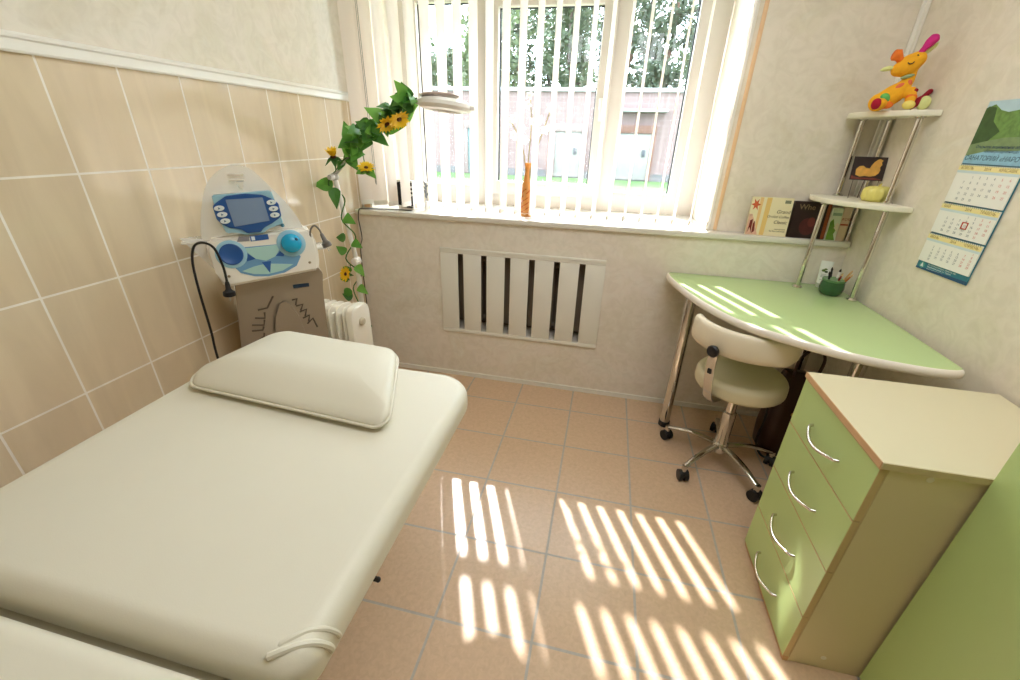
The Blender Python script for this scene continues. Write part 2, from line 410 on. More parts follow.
# ------------------------------------------------------------------ vertical blind
t = thing('vertical_blind', 'cream vertical slat blind hanging in front of the window', 'blind', (1.04, .035, 2.56))
b = BM(); bbox(b, -1.0, 1.0, -.02, .02, .02, .06, .004); obj('headrail', b, WHITE, t)
sm = BM(); Ls = 2.56 - 1.078
prof = [(-.0445 + .089 * k / 6, .004 * (1 - (2 * k / 6 - 1) ** 2)) for k in range(7)]
loft(sm, [[Vector((x, y, z)) for x, y in prof] for z in (-Ls, -Ls * .5, .02)], False, False, False)
sl0 = obj('slat', sm, SLAT, None); sl0.parent = t
wm = BM(); bbox(wm, -.040, .040, -.002, .006, -Ls - .001, -Ls + .024, .0015); wt0 = obj('bottom_weight', wm, P('blind_weight_plastic', 'E8E2D8', .4), sl0)
xs = [.066 + .0832 * i for i in range(24)]
for i, x in enumerate(xs):
    a = 54 if x < .17 else (66 if x < .22 else (79 if x < 1.72 else 76))
    a += random.uniform(-1.6, 1.6)
    if x > 1.95: a = 84
    if i == 0: s, w = sl0, wt0
    else:
        s = sl0.copy(); COL.objects.link(s); s.parent = t
        w = wt0.copy(); COL.objects.link(w); w.parent = s
    s.location = (x - 1.04, 0, 0); s.rotation_euler = (0, 0, R(a))
b = BM()
for yy in (-.012,):
    tube(b, [(xs[0] - 1.04, yy, -Ls + .012)] + [(x - 1.04 + d, yy, -Ls + .012 - (.012 if d else 0)) for x in xs[1:] for d in (-.0416, 0)], .0012, 5)
obj('spacer_chain', b, WHITE, t)
b = BM(); tube(b, spline([(-.892, -.055, .03), (-.888, -.058, -.6), (-.880, -.06, -1.3), (-.877, -.058, -1.32), (-.874, -.056, -1.3), (-.884, -.052, -.5), (-.888, -.05, .03)], 8), .0016, 5)
obj('control_chain', b, P('chain_grey', '9A9890', .4), t)

# ------------------------------------------------------------------ massage table
t = thing('massage_table', 'wide cream leatherette massage table with rounded corners', 'massage table', (.73, -2.1, 0))
BX0, BX1 = .325 - .73, 1.138 - .73
def sect(y0, y1, r1, r2, name, sag):
    def outl(d):
        out = []
        q = rrect4(BX0 + d, BX1 - d, y0 + d, y1 - d, [max(r - d, .002) for r in (r1, r1, r2, r2)], 10)
        return q
    b = BM(); slab(b, outl, .725, .80, .034, .018, 7)
    return obj(name, b, LEATHER, t, ang=60)
sect(-2.115 + 2.1, -1.285 + 2.1, .11, .045, 'head_section', 0)
sect(-3.05 + 2.1, -2.135 + 2.1, .045, .10, 'leg_section', 0)
b = BM(); bbox(b, BX0 + .09, BX1 - .09, -.88, .72, .675, .725, .006); obj('frame', b, P('table_frame_paint', 'D8D2C2', .4), t)
PED = P('pedestal_cream_metal', 'D8D0BE', .35, .2)
b = BM(); bbox(b, -.20, .05, -.70, .45, .02, .06, .012); bp_ = obj('base_plate', b, PED, t)
for y in (-.5, .3): b = BM(); bbox(b, -.13, -.01, y - .06, y + .06, .055, .68, .01); obj('column', b, PED, t)
for x in (-.18, .03):
    for y in (-.67, .42): b = BM(); lathe(b, [(.022, 0), (.024, .005), (.022, .022)], 14, Matrix.Translation((x, y, 0))); obj('rubber_foot', b, BLACKP, bp_)
b = BM(); tube(b, [(BX1 - .10, .20, .70), (BX1 - .012, .20, .70)], .005, 8); ball(b, (BX1 - .010, .20, .70), .0055, 10); obj('locking_knob', b, BLACKP, t)
for k, d in enumerate((0, .020)):
    b = BM(); w = .0055 - .0012 * k
    tube(b, spline([(BX1 - .062 + .3 * d, -.002 + d * .8, .797), (BX1 - .044 + .2 * d, .010 + d, .7995), (BX1 - .026, .024 + d, .797), (BX1 - .009, .036 + d, .788), (BX1 + .0005, .046 + d, .766), (BX1 + .0005, .050 + d, .748)], 5), [w * .2] + [w] * 19 + [w] * 5 + [w * .4], 8)
    obj('corner_fold', b, LEATHER, t)

# pillow
t = thing('pillow', 'cream leatherette contoured pillow with piped edge on the massage table', 'pillow', (.705, -1.43, .8012))
PX0, PX1, PY0, PY1 = -.325, .325, -.165, .155
def pout(d): return rrect(PX0 + d, PX1 - d, PY0 + d, PY1 - d, max(.055 - d * .5, .01), 8)
def px_(x, y):
    u = (y - PY0) / (PY1 - PY0); return x * (1 - .34 * u) - .045 * u
def ph(y):   # top height along the pillow, low lip at the near side, plateau, gentle dip
    s = (y - PY0) / (PY1 - PY0)
    return .022 + .046 * min(1, max(0, s / .34)) ** .8 * (1 - .10 * max(0, (s - .4) / .6))
b = BM(); rings = []
for d, fz in ((.02, 0), (.004, .35), (0, .62), (.004, .85), (.014, .96), (.03, 1.0)):
    rings.append([Vector((x, y, (.024 if fz <= .62 else 0) * 0 + fz * ph(y))) for x, y in pout(d)])
rv = loft(b, rings, True, False)
# top surface as concentric rings
prev = rv[-1]; m = len(prev)
for d in (.06, .09, .12, .145):
    ring = [b.verts.new((x, y, ph(y) + .006 * min(1, d / .1))) for x, y in pout(d)]
    for i in range(m):
        b.faces.new((prev[i], prev[(i + 1) % m], ring[(i + 1) % m], ring[i]))
    prev = ring
b.faces.new(prev)
for v in b.verts:    # slight taper towards the far end
    v.co.x = px_(v.co.x, v.co.y)
obj('cushion', b, LEATHER, t, ang=75)
b = BM(); tube(b, [(px_(x, y), y, .62 * ph(y)) for x, y in pout(-.002)], .0038, 8, True); obj('piping', b, LEATHER2, t, ang=75)
t.rotation_euler = (0, 0, R(-4))

# ------------------------------------------------------------------ cosmetology device (local x along the panel, -y towards the viewer)
PHI = R(42)
dev = thing('cosmetology_device', 'white and taupe cosmetology machine with blue control panel beside the tiled wall', 'device', (.15, -1.11, 0), PHI)
LB = P('light_blue_panel', '9CC7D8', .35); DB = P('deep_blue_panel', '2C5A9C', .35); MB_ = P('mid_blue_panel', '6E9CC0', .35)
TEAL = P('pale_teal_panel', 'A9CFC8', .35); SCR = P('lcd_grey_blue', '8298B8', .12); CYAN = P('cyan_knob_plastic', '1FA3D0', .2)
DEVW = P('device_white', 'EDE6DA', .3)
D = .0
b = BM()
body = [(-.001, .945), (.292, .968), (.306, .945), (.296, .875), (.286, .65), (.286, .30), (.30, .14), (-.055, .14), (-.045, .40), (-.039, .65)]
prism(b, body, .02, .19); bmesh.ops.bevel(b, geom=b.edges[:], offset=.006, segments=2, affect='EDGES'); cab_ = obj('body', b, P('device_side_cream', 'DCD2C0', .4), dev)
b = BM(); prism(b, body, .0, .022); bmesh.ops.bevel(b, geom=[e for e in b.edges], offset=.004, segments=2, affect='EDGES'); fp = obj('front_plate', b, GREYMET, dev)
b = BM(); arch = [(.085, .30), (.085, .72), (.10, .80), (.125, .85), (.15, .862), (.172, .845), (.19, .78), (.20, .70), (.21, .30)]
prism(b, arch, -.012, .004); bmesh.ops.bevel(b, geom=b.edges[:], offset=.008, segments=2, affect='EDGES'); obj('raised_arch', b, GREYMET, fp)
b = BM()
sL = [(.113, .876), (.085, .832), (.052, .828)], [(.072, .815), (.069, .791), (.036, .797)], [(.066, .785), (.060, .763), (.020, .770)], [(.058, .757), (.052, .743), (.015, .746)], [(.055, .73), (.051, .715), (.012, .69), (-.003, .665)]
sR = [(.176, .85), (.194, .853), (.186, .828)], [(.186, .823), (.212, .827), (.200, .802)], [(.195, .796), (.222, .804), (.212, .775)], [(.202, .767), (.228, .776), (.222, .75)], [(.215, .74), (.239, .761), (.250, .719)]
for q in list(sL) + list(sR): b = BM(); tube(b, [(x, -.001, z) for x, z in q], .0035, 6); obj('vent_slot', b, P('vent_dark', '665A4E', .7), fp)
b = BM(); bbox(b, .189, .248, -.004, .002, .897, .912, .002, M=None); bd = obj('badge', b, P('badge_navy', '22384E', .3), fp)
# base with castors (low, behind the table)
b = BM(); bbox(b, -.07, .31, -.03, .23, .075, .14, .012); bs = obj('base', b, GREYMET, dev)
for x in (-.045, .285):
    for y in (.0, .20): b = BM(); tube(b, [(x - .014, y, .0355), (x + .014, y, .0355)], .035, 14); bbox(b, x - .018, x + .018, y - .012, y + .012, .05, .08, .003); obj('caster', b, BLACKP, bs)
# sloped console
b = BM()
con = [(-.030, .946), (.290, .972), (.300, 1.02), (.298, 1.09), (.275, 1.128), (-.045, 1.112), (-.058, 1.075), (-.045, 1.0)]
loft(b, [[Vector((x, .10, z)) for x, z in con], [Vector((x, -.012 - .045 * (1.128 - z) / .18, z)) for x, z in con], ])
bmesh.ops.bevel(b, geom=b.edges[:], offset=.010, segments=3, affect='EDGES'); cs = obj('console', b, DEVW, dev)
def cy(z, o=.0): return -.012 - .045 * (1.128 - z) / .18 - .0015 - o
def decal(name, pts, mat, par, o=0.0, th=.0015):
    b = BM(); loft(b, [[Vector((x, cy(z, o) , z)) for x, z in pts], [Vector((x, cy(z, o) + th, z)) for x, z in pts]]); return obj(name, b, mat, par, smooth=False)
def ell(cx, cz, rx, rz, n=24, rot=0): return [(cx + rx * math.cos(2 * math.pi * k / n) * math.cos(rot) - rz * math.sin(2 * math.pi * k / n) * math.sin(rot),
                                             cz + rx * math.cos(2 * math.pi * k / n) * math.sin(rot) + rz * math.sin(2 * math.pi * k / n) * math.cos(rot)) for k in range(n)]
decal('lower_panel', [(.010, 1.02), (.030, .992), (.07, .976), (.115, .971), (.17, .978), (.215, .998), (.235, 1.03), (.20, 1.08), (.04, 1.078)], MB_, cs, .0)
decal('arc_panel', [(.035, .998), (.07, .984), (.115, .979), (.165, .986), (.205, 1.005), (.15, 1.012), (.115, 1.016), (.075, 1.010)], TEAL, cs, .0012)
decal('top_panel', [(.052, 1.074), (.184, 1.079), (.150, 1.038), (.118, 1.026), (.086, 1.036)], TEAL, cs, .0012)
decal('wedge', [(.052, 1.068), (.058, 1.03), (.086, 1.036)], DB, cs, .0014); decal('wedge', [(.186, 1.070), (.178, 1.036), (.152, 1.04)], DB, cs, .0014)
decal('wedge', [(.103, 1.022), (.133, 1.024), (.122, .982)], DB, cs, .0018)
decal('logo_plate', [(.040, 1.098), (.080, 1.098), (.080, 1.112), (.050, 1.116)], P('logo_grey', '8E8A8C', .4), cs, .0)
lp = decal('label_plate', [(.083, 1.096), (.142, 1.099), (.142, 1.117), (.083, 1.114)], DB, cs, .0)
decal('label_mark', [(.087, 1.099), (.098, 1.0995), (.098, 1.113), (.087, 1.1125)], P('label_white', 'E4ECF2', .4), lp, .0010)
for (cx, cz, m, nm) in ((.015, 1.057, DB, 'disc_cover'), (.212, 1.078, CYAN, 'dial')):
    b = BM(); Mk = axesM((cx, cy(cz) + .004, cz), (1, 0, 0), Vector((0, .24, .97)))
    lathe(b, [(.049, 0), (.049, .005), (.046, .007), (.038, .007)], 32, Mk); rg = obj('dial_ring', b, LB, cs)
    b = BM()
    if nm == 'dial': lathe(b, [(.034, .002), (.035, .015), (.034, .028), (.024, .038), (.011, .042), (0, .043)], 28, Mk)
    else: lathe(b, [(.037, .002), (.037, .010), (.034, .011), (.032, .0095), (.0, .009)], 28, Mk)
    kn = obj(nm, b, m, cs)
    if nm == 'dial': b = BM(); ball(b, Mk @ Vector((.018, .012, .037)), .006, 10); obj('dial_pointer', b, P('dial_dark', '0F5A78', .3), kn)
b = BM()
for x, z in ((-.008, .985), (.262, 1.005)): b = BM(); ball(b, (x, cy(z), z), (.005, .003, .005), 8); obj('screw', b, P('screw_metal', 'A8987C', .3, .8), cs)
# acrylic dome back shield and side wings
b = BM()
dome = spline([(-.062, 1.06), (-.060, 1.139), (-.022, 1.262), (.020, 1.320), (.078, 1.350), (.130, 1.337), (.175, 1.285), (.232, 1.205), (.262, 1.135), (.275, 1.06)], 4)
dome = [(p.x, p.y) for p in [Vector(q) for q in dome]]
hole = [(.062, 1.305), (.062, 1.316), (.105, 1.318), (.105, 1.307)]
prism(b, dome, .012, .018); sh = obj('back_shield', b, ACRYL, dev)
b = BM(); bbox(b, .060, .107, .004, .013, 1.316, 1.322, .001); bbox(b, .060, .107, .004, .013, 1.300, 1.304, .001); prism(b, [(.078, 1.296), (.102, 1.296), (.096, 1.274), (.088, 1.274)], .009, .0125); obj('grip_slot', b, DEVW, sh)
b = BM()
prism(b, [(-.125, 1.118), (-.058, 1.108), (-.030, .952), (-.050, 1.0)], .008, .016); bbox(b, -.125, -.04, .0, .10, 1.096, 1.104, .003); obj('side_wing', b, ACRYL, dev)
b = BM(); bbox(b, .29, .335, .0, .10, 1.04, 1.048, .003); obj('side_wing', b, ACRYL, dev)
# screen unit
def plate(name, pts, y0, y1, mat, par, bev=0.0):
    b = BM(); prism(b, pts, y0, y1)
    if bev: bmesh.ops.bevel(b, geom=b.edges[:], offset=bev, segments=2, affect='EDGES')
    return obj(name, b, mat, par)
bz = plate('screen_bezel', [(.0, 1.256), (.181, 1.266), (.192, 1.200), (.200, 1.150), (.150, 1.142), (.130, 1.122), (.068, 1.120), (.050, 1.134), (.016, 1.128), (.004, 1.18)], -.022, .012, LB, dev, .004)
plate('oval_panel', [(-.004, 1.222), (.006, 1.232), (.04, 1.254), (.096, 1.260), (.150, 1.255), (.186, 1.236), (.196, 1.222), (.198, 1.18), (.188, 1.172), (.16, 1.154), (.135, 1.145), (.122, 1.128), (.078, 1.126), (.066, 1.142), (.03, 1.148), (.008, 1.164), (-.002, 1.18)], -.026, -.018, DB, bz, .002)
sp = plate('screen', [(.038, 1.243), (.150, 1.247), (.157, 1.166), (.045, 1.152)], -.029, -.022, SCR, bz, .001)
for x, z in ((.014, 1.216), (.018, 1.195), (.022, 1.173), (.174, 1.229), (.177, 1.207), (.177, 1.185)):
    q = plate('button', ell(x, z, .0155, .0088, 16, .1), -.031, -.024, P('button_white', 'E6EEF0', .3), bz, .001)
    plate('button_mark', [(x - .003, z - .004), (x + .004, z), (x - .003, z + .004)], -.0316, -.030, P('button_mark', '5E7E9A', .4), q)
b = BM(); ball(b, (.195, -.024, 1.146), .007, 10); obj('indicator', b, P('indicator_teal', '3C7E96', .3), bz)

# cords with plugs hooked on the device
c0 = Matrix.Translation((.15, -1.11, 0)) @ Matrix.Rotation(PHI, 4, 'Z')
def cordthing(name, label, pts, r, plug_dir, mat, plugmat, rootz, sc_=1.0, wpts=None):
    base = c0 @ Vector(pts[0]); t = thing(name, label, 'power cord', base)
    w = [c0 @ Vector(p) - base for p in pts]
    if wpts: w = [Vector(p) - base for p in wpts] + w
    b = BM(); tube(b, spline(w, 6), r, 8); obj('cable', b, mat, t)
    e = w[-1]; d = (e - w[-2]).normalized()
    M = Matrix.Translation(e) @ d.to_track_quat('Z', 'Y').to_matrix().to_4x4()
    b = BM(); lathe(b, [(.005, -.006), (.007, .0), (.009, .022), (.013, .028), (.019 * sc_, .032), (.020 * sc_, .046), (.017 * sc_, .048), (.0, .046)], 18, M); pg = obj('plug', b, plugmat, t)
    b = BM()
    for s in (-.0085, .0085): tube(b, [M @ Vector((s, 0, .045)), M @ Vector((s, 0, .064))], .0024, 8)
    obj('pin', b, STEEL, pg)
    return t
cordthing('power_cord', 'black power cord looped over the left side of the machine with its plug hanging down',
          [(-.116, -.01, .30), (-.118, -.01, .656), (-.113, -.012, .775), (-.112, -.012, .933), (-.106, -.014, 1.035), (-.088, -.03, 1.093), (-.058, -.05, 1.110), (-.028, -.065, 1.092), (-.016, -.072, 1.030), (-.016, -.072, .985), (-.017, -.072, .968)],
          .0042, None, BLACKP, BLACKP, 0)
cordthing('power_cord', 'grey cord with round plug arching out at the right side of the machine',
          [(.296, .02, 1.0), (.285, -.012, 1.03), (.282, -.012, 1.083), (.287, -.012, 1.120), (.303, -.012, 1.136), (.318, -.015, 1.120), (.324, -.018, 1.10)],
          .0035, None, P('grey_cable', '6E675E', .4), P('grey_plug', '6A645C', .35), 0, .9)

# ------------------------------------------------------------------ oil heater
t = thing('oil_heater', 'cream finned oil heater standing behind the massage table near the machine', 'heater', (.165, -.56, 0), R(-2))
def fin_prof(w, h0, h1, r): return rrect(-w, w, h0, h1, r, 6)
for k in range(6):
    x = -.125 + k * .042; b = BM()
    rings = []
    for dx, sc_ in ((-.006, .93), (-.003, 1.0), (.003, 1.0), (.006, .93)):
        rings.append([Vector((x + dx, y * sc_, .385 + (z - .385) * (sc_ * .5 + .5))) for y, z in rrect(-.075, .075, .10, .67, .05, 6)])
    loft(b, rings)
    for yy in (-.045, 0.0, .045): tube(b, [(x, yy, .14), (x, yy, .63)], .0125, 8)
    tube(b, [(x - .021, 0, .63), (x + .021, 0, .63)], .022, 12); tube(b, [(x - .021, 0, .14), (x + .021, 0, .14)], .022, 12)
    obj('fin', b, HWHITE, t)
b = BM(); rings = [[Vector((x, y, z)) for y, z in rrect(-.078 + d, .078 - d, .09 + d, .675 - d, .05, 6)] for x, d in ((.100, .006), (.104, 0), (.136, 0), (.142, .006))]
loft(b, rings); ep = obj('control_end', b, HWHITE, t)
b = BM(); lathe(b, [(.020, 0), (.020, .012), (.016, .016), (0, .016)], 16, axesM((.142, -.01, .59), (0, 1, 0), (0, 0, 1))); obj('thermostat_knob', b, P('heater_knob', 'C9BFA8', .4), ep)
for x in (-.11, .10):
    b = BM(); tube(b, [(x, -.10, .055), (x, -.07, .09), (x, .07, .09), (x, .10, .055)], .009, 8)
    for y in (-.10, .10): tube(b, [(x - .012, y, .0305), (x + .012, y, .0305)], .03, 12)
    obj('caster_foot', b, BLACKP, t)

# ------------------------------------------------------------------ magnifier lamp with flower garland
t = thing('magnifier_lamp', 'white magnifying floor lamp with jointed arm and round lamp head', 'lamp', (.137, -.30, 0))
def L3(p): return Vector(p) - Vector((.137, -.30, 0))
LW = P('lamp_white_enamel', 'EEEAE6', .3)
b = BM(); lathe(b, [(.125, 0.001), (.128, .008), (.125, .03), (.06, .045), (.026, .05), (.026, .09)], 28); obj('base', b, LW, t)
b = BM(); tube(b, [L3((.137, -.30, .04)), L3((.145, -.30, .40)), L3((.152, -.30, .80))], .0145, 12); obj('pole', b, LW, t)
b = BM(); lathe(b, [(.017, -.022), (.022, -.018), (.022, .018), (.017, .022)], 16, Matrix.Translation(L3((.152, -.305, .822))) @ Matrix.Rotation(R(90), 4, 'X')); tube(b, [L3((.165, -.33, .822)), L3((.165, -.285, .822))], .006, 8); obj('joint', b, LW, t)
b = BM(); tube(b, [L3((.150, -.30, .835)), L3((.090, -.30, 1.245))], .0125, 12); obj('lower_arm', b, LW, t)
b = BM(); ball(b, L3((.088, -.30, 1.255)), .021, 12); lathe(b, [(.012, -.02), (.016, 0), (.012, .02)], 12, Matrix.Translation(L3((.088, -.325, 1.255))) @ Matrix.Rotation(R(90), 4, 'X')); obj('joint', b, P('joint_grey', 'B9B6B0', .35), t)
b = BM()
for o_ in (-.010, .010): tube(b, [L3((.090, -.30 + o_, 1.262)), L3((.30, -.30 + o_, 1.455)), L3((.55, -.30 + o_, 1.588))], .0045, 8)
obj('upper_arm', b, P('arm_grey', 'C6C4C0', .35), t)
hc = L3((.70, -.30, 1.585)); Mh = Matrix.Translation(hc) @ Matrix.Rotation(R(4), 4, 'Y') @ Matrix.Rotation(R(-3), 4, 'X')
b = BM(); lathe(b, [(.075, -.022), (.080, -.026), (.112, -.020), (.122, -.006), (.120, .008), (.100, .020), (.078, .024), (.074, .018), (.075, -.022)], 36, Mh, caps=False); hd = obj('lamp_head', b, LW, t)
b = BM(); lathe(b, [(.0, -.006), (.05, -.004), (.076, 0), (.05, .004), (0, .006)], 28, Mh); obj('lens', b, P('lens_glass', 'E8EEF0', .05, alpha=.35), hd)
b = BM(); Mc = Mh @ Matrix.Translation((-.03, 0, .030)) @ Matrix.Rotation(R(-5), 4, 'Y')
lathe(b, [(0, 0), (.088, 0), (.091, .003), (.088, .007), (0, .009)], 28, Mc); obj('lens_cover', b, P('cover_mauve', 'C2AEA8', .35), hd)
b = BM(); tube(b, [Mh @ Vector((-.155, 0, .006)), Mh @ Vector((-.115, 0, .0))], .012, 10); bbox(b, .118, .140, -.012, .012, -.012, .004, .004, M=Mh); obj('bracket', b, LW, hd)

g = thing('flower_garland', 'artificial sunflower garland of green leaves twined around the white lamp arm', 'garland', (.137, -.30, .5))
go = Vector((.137, -.30, .5))
path = spline([(.185, -.30, .33), (.115, -.285, .42), (.165, -.335, .54), (.11, -.305, .66), (.168, -.30, .75), (.11, -.335, .84), (.155, -.285, .95), (.118, -.335, 1.05), (.122, -.29, 1.15), (.07, -.335, 1.22), (.105, -.30, 1.29), (.17, -.325, 1.34), (.23, -.285, 1.39), (.30, -.325, 1.45), (.37, -.285, 1.49), (.44, -.32, 1.53), (.52, -.30, 1.585), (.57, -.31, 1.61)], 6)
VG = P('vine_green', '3F6B2C', .6)
b = BM(); tube(b, [p - go for p in path], .0035, 6); obj('vine', b, VG, g)
LEAF = [translucent('leaf_green', '4E8A34', .25, '7FBC48', .5), translucent('leaf_dark_green', '3C7030', .2, '66A440', .5), translucent('leaf_light_green', '6CA844', .3, '9AD264', .5)]
def leaf(bm, base, d, nrm, L_, w, mi=0):
    d = Vector(d).normalized(); nrm = Vector(nrm); nrm = (nrm - d * nrm.dot(d)).normalized(); s = d.cross(nrm)
    st = [(-.06, .10), (0.0, .34), (.14, .5), (.34, .46), (.56, .33), (.78, .17), (1.0, 0.0)]
    mid = []; lf = []; rt = []
    for u, h in st:
        c = base + d * (u * L_) - nrm * (.22 * L_ * u * u)
        mid.append(bm.verts.new(c)); k = nrm * (.14 * L_ * math.sin(u * 3 + .5) * h * 2)
        j = random.uniform(-.01, .01) * L_
        lf.append(bm.verts.new(c + s * (h * w + j) + k)); rt.append(bm.verts.new(c - s * (h * w - j) + k))
    for i in range(len(st) - 1):
        for a in (lf, rt):
            f = bm.faces.new((mid[i], mid[i + 1], a[i + 1], a[i])); f.material_index = mi
b = BM(); rnd = random.Random(12)
def cluster(P0, n, spread, L0, L1, away=None):
    for _ in range(n):
        p = Vector(P0) + Vector((rnd.uniform(-1, 1), rnd.uniform(-1, 1) * .6, rnd.uniform(-1, 1))) * spread
        d = Vector((rnd.uniform(-1, 1), rnd.uniform(-1.0, .15), rnd.uniform(-.9, .8)))
        nr = Vector((.45, -.8, .5)) + Vector((rnd.uniform(-.6, .6), rnd.uniform(-.5, .5), rnd.uniform(-.5, .5)))
        L_ = rnd.uniform(L0, L1) * 1.3; leaf(b, p - go, d, nr, L_, L_ * rnd.uniform(.8, 1.0), rnd.randint(0, 2))
for q, n, s, a, c in (((.53, -.31, 1.60), 11, .022, .055, .08), ((.47, -.31, 1.565), 9, .03, .05, .075), ((.40, -.31, 1.52), 10, .03, .05, .075), ((.345, -.31, 1.475), 10, .03, .05, .07),
                      ((.30, -.31, 1.45), 9, .03, .05, .075), ((.235, -.31, 1.40), 9, .025, .05, .07), ((.19, -.31, 1.365), 3, .02, .04, .06), ((.16, -.30, 1.33), 2, .015, .035, .05)): cluster(q, n, s, a, c)
# single big leaves
leaf(b, Vector((.215, -.32, 1.43)) - go, (-.25, -.1, 1), (.4, -1, .2), .085, .062, 0)
leaf(b, Vector((.085, -.33, 1.215)) - go, (-1, -.2, .1), (.3, -.9, .5), .105, .075, 0)
leaf(b, Vector((.095, -.33, 1.20)) - go, (.15, -.25, -1), (.6, -1, .0), .10, .06, 1)
leaf(b, Vector((.135, -.33, 1.06)) - go, (.7, -.3, -.2), (.2, -.9, .4), .075, .06, 0)
for (x, z, dx, dz) in ((.115, .95, -1, .1), (.16, .93, .9, -.3), (.105, .87, -.7, .6), (.165, .80, .6, -.6), (.10, .73, -.9, -.2), (.16, .68, .7, -.3), (.105, .61, -.8, .4), (.17, .56, .5, -.7), (.11, .50, -.6, -.6), (.16, .44, .8, .2), (.12, .38, -.7, -.2), (.11, .79, -.3, -.9), (.10, .66, -.5, -.8)):
    leaf(b, Vector((x, -.325, z)) - go, (dx, -.25, dz), (.4, -.9, .4), rnd.uniform(.05, .07), .05, rnd.randint(0, 2))
obj('foliage', b, LEAF, g)
PET = translucent('sunflower_yellow', 'FCD424', .3, 'FFE040', .5); CEN = P('sunflower_brown', '5A3516', .8, noise=.3, scale=90, bump=.6)
def sunflower(c, d, r, stem_to=None, bud=False):
    d = Vector(d).normalized(); M = Matrix.Translation(Vector(c) - go) @ d.to_track_quat('Z', 'Y').to_matrix().to_4x4()
    b = BM(); n = 14
    for ring, (rr, tl) in enumerate(((1.0, .35), (.86, .65))):
        for k in range(n):
            a = 2 * math.pi * (k + .5 * ring) / n + rnd.uniform(-.08, .08)
            u = Vector((math.cos(a), math.sin(a), 0)); s = Vector((-math.sin(a), math.cos(a), 0))
            tilt = (1.4 if bud else tl) + rnd.uniform(-.15, .15)
            pts = []
            for q, w in ((.18, .06), (.5, .17), (.8, .15), (1.12, .01)):
                pos = u * (q * r * rr * math.cos(tilt * .8)) + Vector((0, 0, q * r * rr * math.sin(tilt * .8) * .8))
                pts.append((pos - s * w * r, pos + s * w * r))
            vv = [(b.verts.new(M @ x), b.verts.new(M @ y)) for x, y in pts]
            for i in range(3): b.faces.new((vv[i][0], vv[i + 1][0], vv[i + 1][1], vv[i][1]))
    f = obj('sunflower', b, PET, g)
    b = BM(); ball(b, M @ Vector((0, 0, r * .12)), (r * .24, r * .24, r * .14), 12, (d.to_track_quat('Z', 'Y').to_matrix().to_4x4())); obj('flower_center', b, CEN, f)
    b = BM(); 
    if stem_to is not None: tube(b, spline([Vector(c) - go - d * .004, (Vector(c) + Vector(stem_to)) / 2 - go - d * .02, Vector(stem_to) - go], 4), .0025, 6)
    for k in range(5):
        a = 2 * math.pi * k / 5; leaf(b, M @ Vector((0, 0, -.003)), M.to_3x3() @ Vector((math.cos(a), math.sin(a), -.25)), d, r * .95, r * .6)
    obj('sepals', b, VG, f)
sunflower((.118, -.33, 1.345), (.1, -.35, 1), .060, (.105, -.31, 1.27), True)
sunflower((.295, -.34, 1.305), (.25, -.45, .9), .042, (.26, -.30, 1.39))
sunflower((.430, -.35, 1.505), (.55, -.40, -.75), .050, (.43, -.30, 1.53))
sunflower((.492, -.35, 1.525), (.65, -.40, -.65), .05, (.49, -.30, 1.57))
sunflower((.105, -.345, .755), (-.3, -.9, .3), .042, (.12, -.32, .80))
b = BM(); leaf(b, Vector((.30, -.335, 1.30)) - go, (.8, -.3, -.6), (.3, -.9, .4), .06, .048, 0); leaf(b, Vector((.285, -.335, 1.30)) - go, (-.8, -.2, -.3), (.3, -.9, .4), .055, .045, 0)
obj('hanging_leaves', b, LEAF, g)

# ------------------------------------------------------------------ desk
DZ = .83
front = [(1.826, -.03), (1.830, -.10), (1.852, -.212), (1.900, -.389), (1.982, -.575), (2.073, -.697), (2.180, -.778), (2.290, -.842), (2.406, -.888), (2.53, -.914), (2.60, -.914), (2.635, -.902)]
fr = [(p.x, p.y) for p in spline([(x, y, 0) for x, y in front], 4)]
outline = fr + [(2.648, -.885), (2.650, -.5), (2.632, -.006), (1.90, -.006), (1.840, -.008)]
dk = thing('corner_desk', 'light green corner desk with curved white edge on chrome legs', 'desk', (2.35, -.3, 0))
do = Vector((2.35, -.3, 0))
b = BM(); slab(b, lambda d: [(x - do.x, y - do.y) for x, y in inset_poly(outline, d + .004)], DZ - .028, DZ, .0015, .0015, 2); obj('desktop', b, GREEND, dk, ang=30)
b = BM()
ed = [Vector((x, y, 0)) for x, y in fr]
ring = []
for i, p in enumerate(ed):
    tn = (ed[min(i + 1, len(ed) - 1)] - ed[max(i - 1, 0)]).normalized(); nn = Vector((tn.y, -tn.x, 0))
    if nn.dot(Vector((-1, -1, 0))) < 0: nn = -nn
    ring.append([p - do + nn * (.010 * math.cos(a) - .004) + Vector((0, 0, DZ - .0145 + .0165 * math.sin(a))) for a in [R(-90 + 180 * k / 8) for k in range(9)]] + [p - do - nn * .004 + Vector((0, 0, DZ + .002)), p - do - nn * .004 + Vector((0, 0, DZ - .031))])
loft(b, ring); obj('edge_band', b, P('white_edge_band', 'F0E9DF', .3), dk)
for (x, y) in ((1.930, -.232), (2.56, -.105), (2.565, -.545)):
    b = BM(); lathe(b, [(.0265, .03), (.0265, DZ - .03)], 20, Matrix.Translation((x - do.x, y - do.y, 0))); lathe(b, [(.045, DZ - .036), (.045, DZ - .028)], 20, Matrix.Translation((x - do.x, y - do.y, 0)))
    lg = obj('leg', b, CHROME, dk)
    b = BM(); lathe(b, [(.028, 0), (.031, .004), (.030, .032), (.027, .034)], 20, Matrix.Translation((x - do.x, y - do.y, 0))); obj('leg_foot', b, BLACKP, lg)

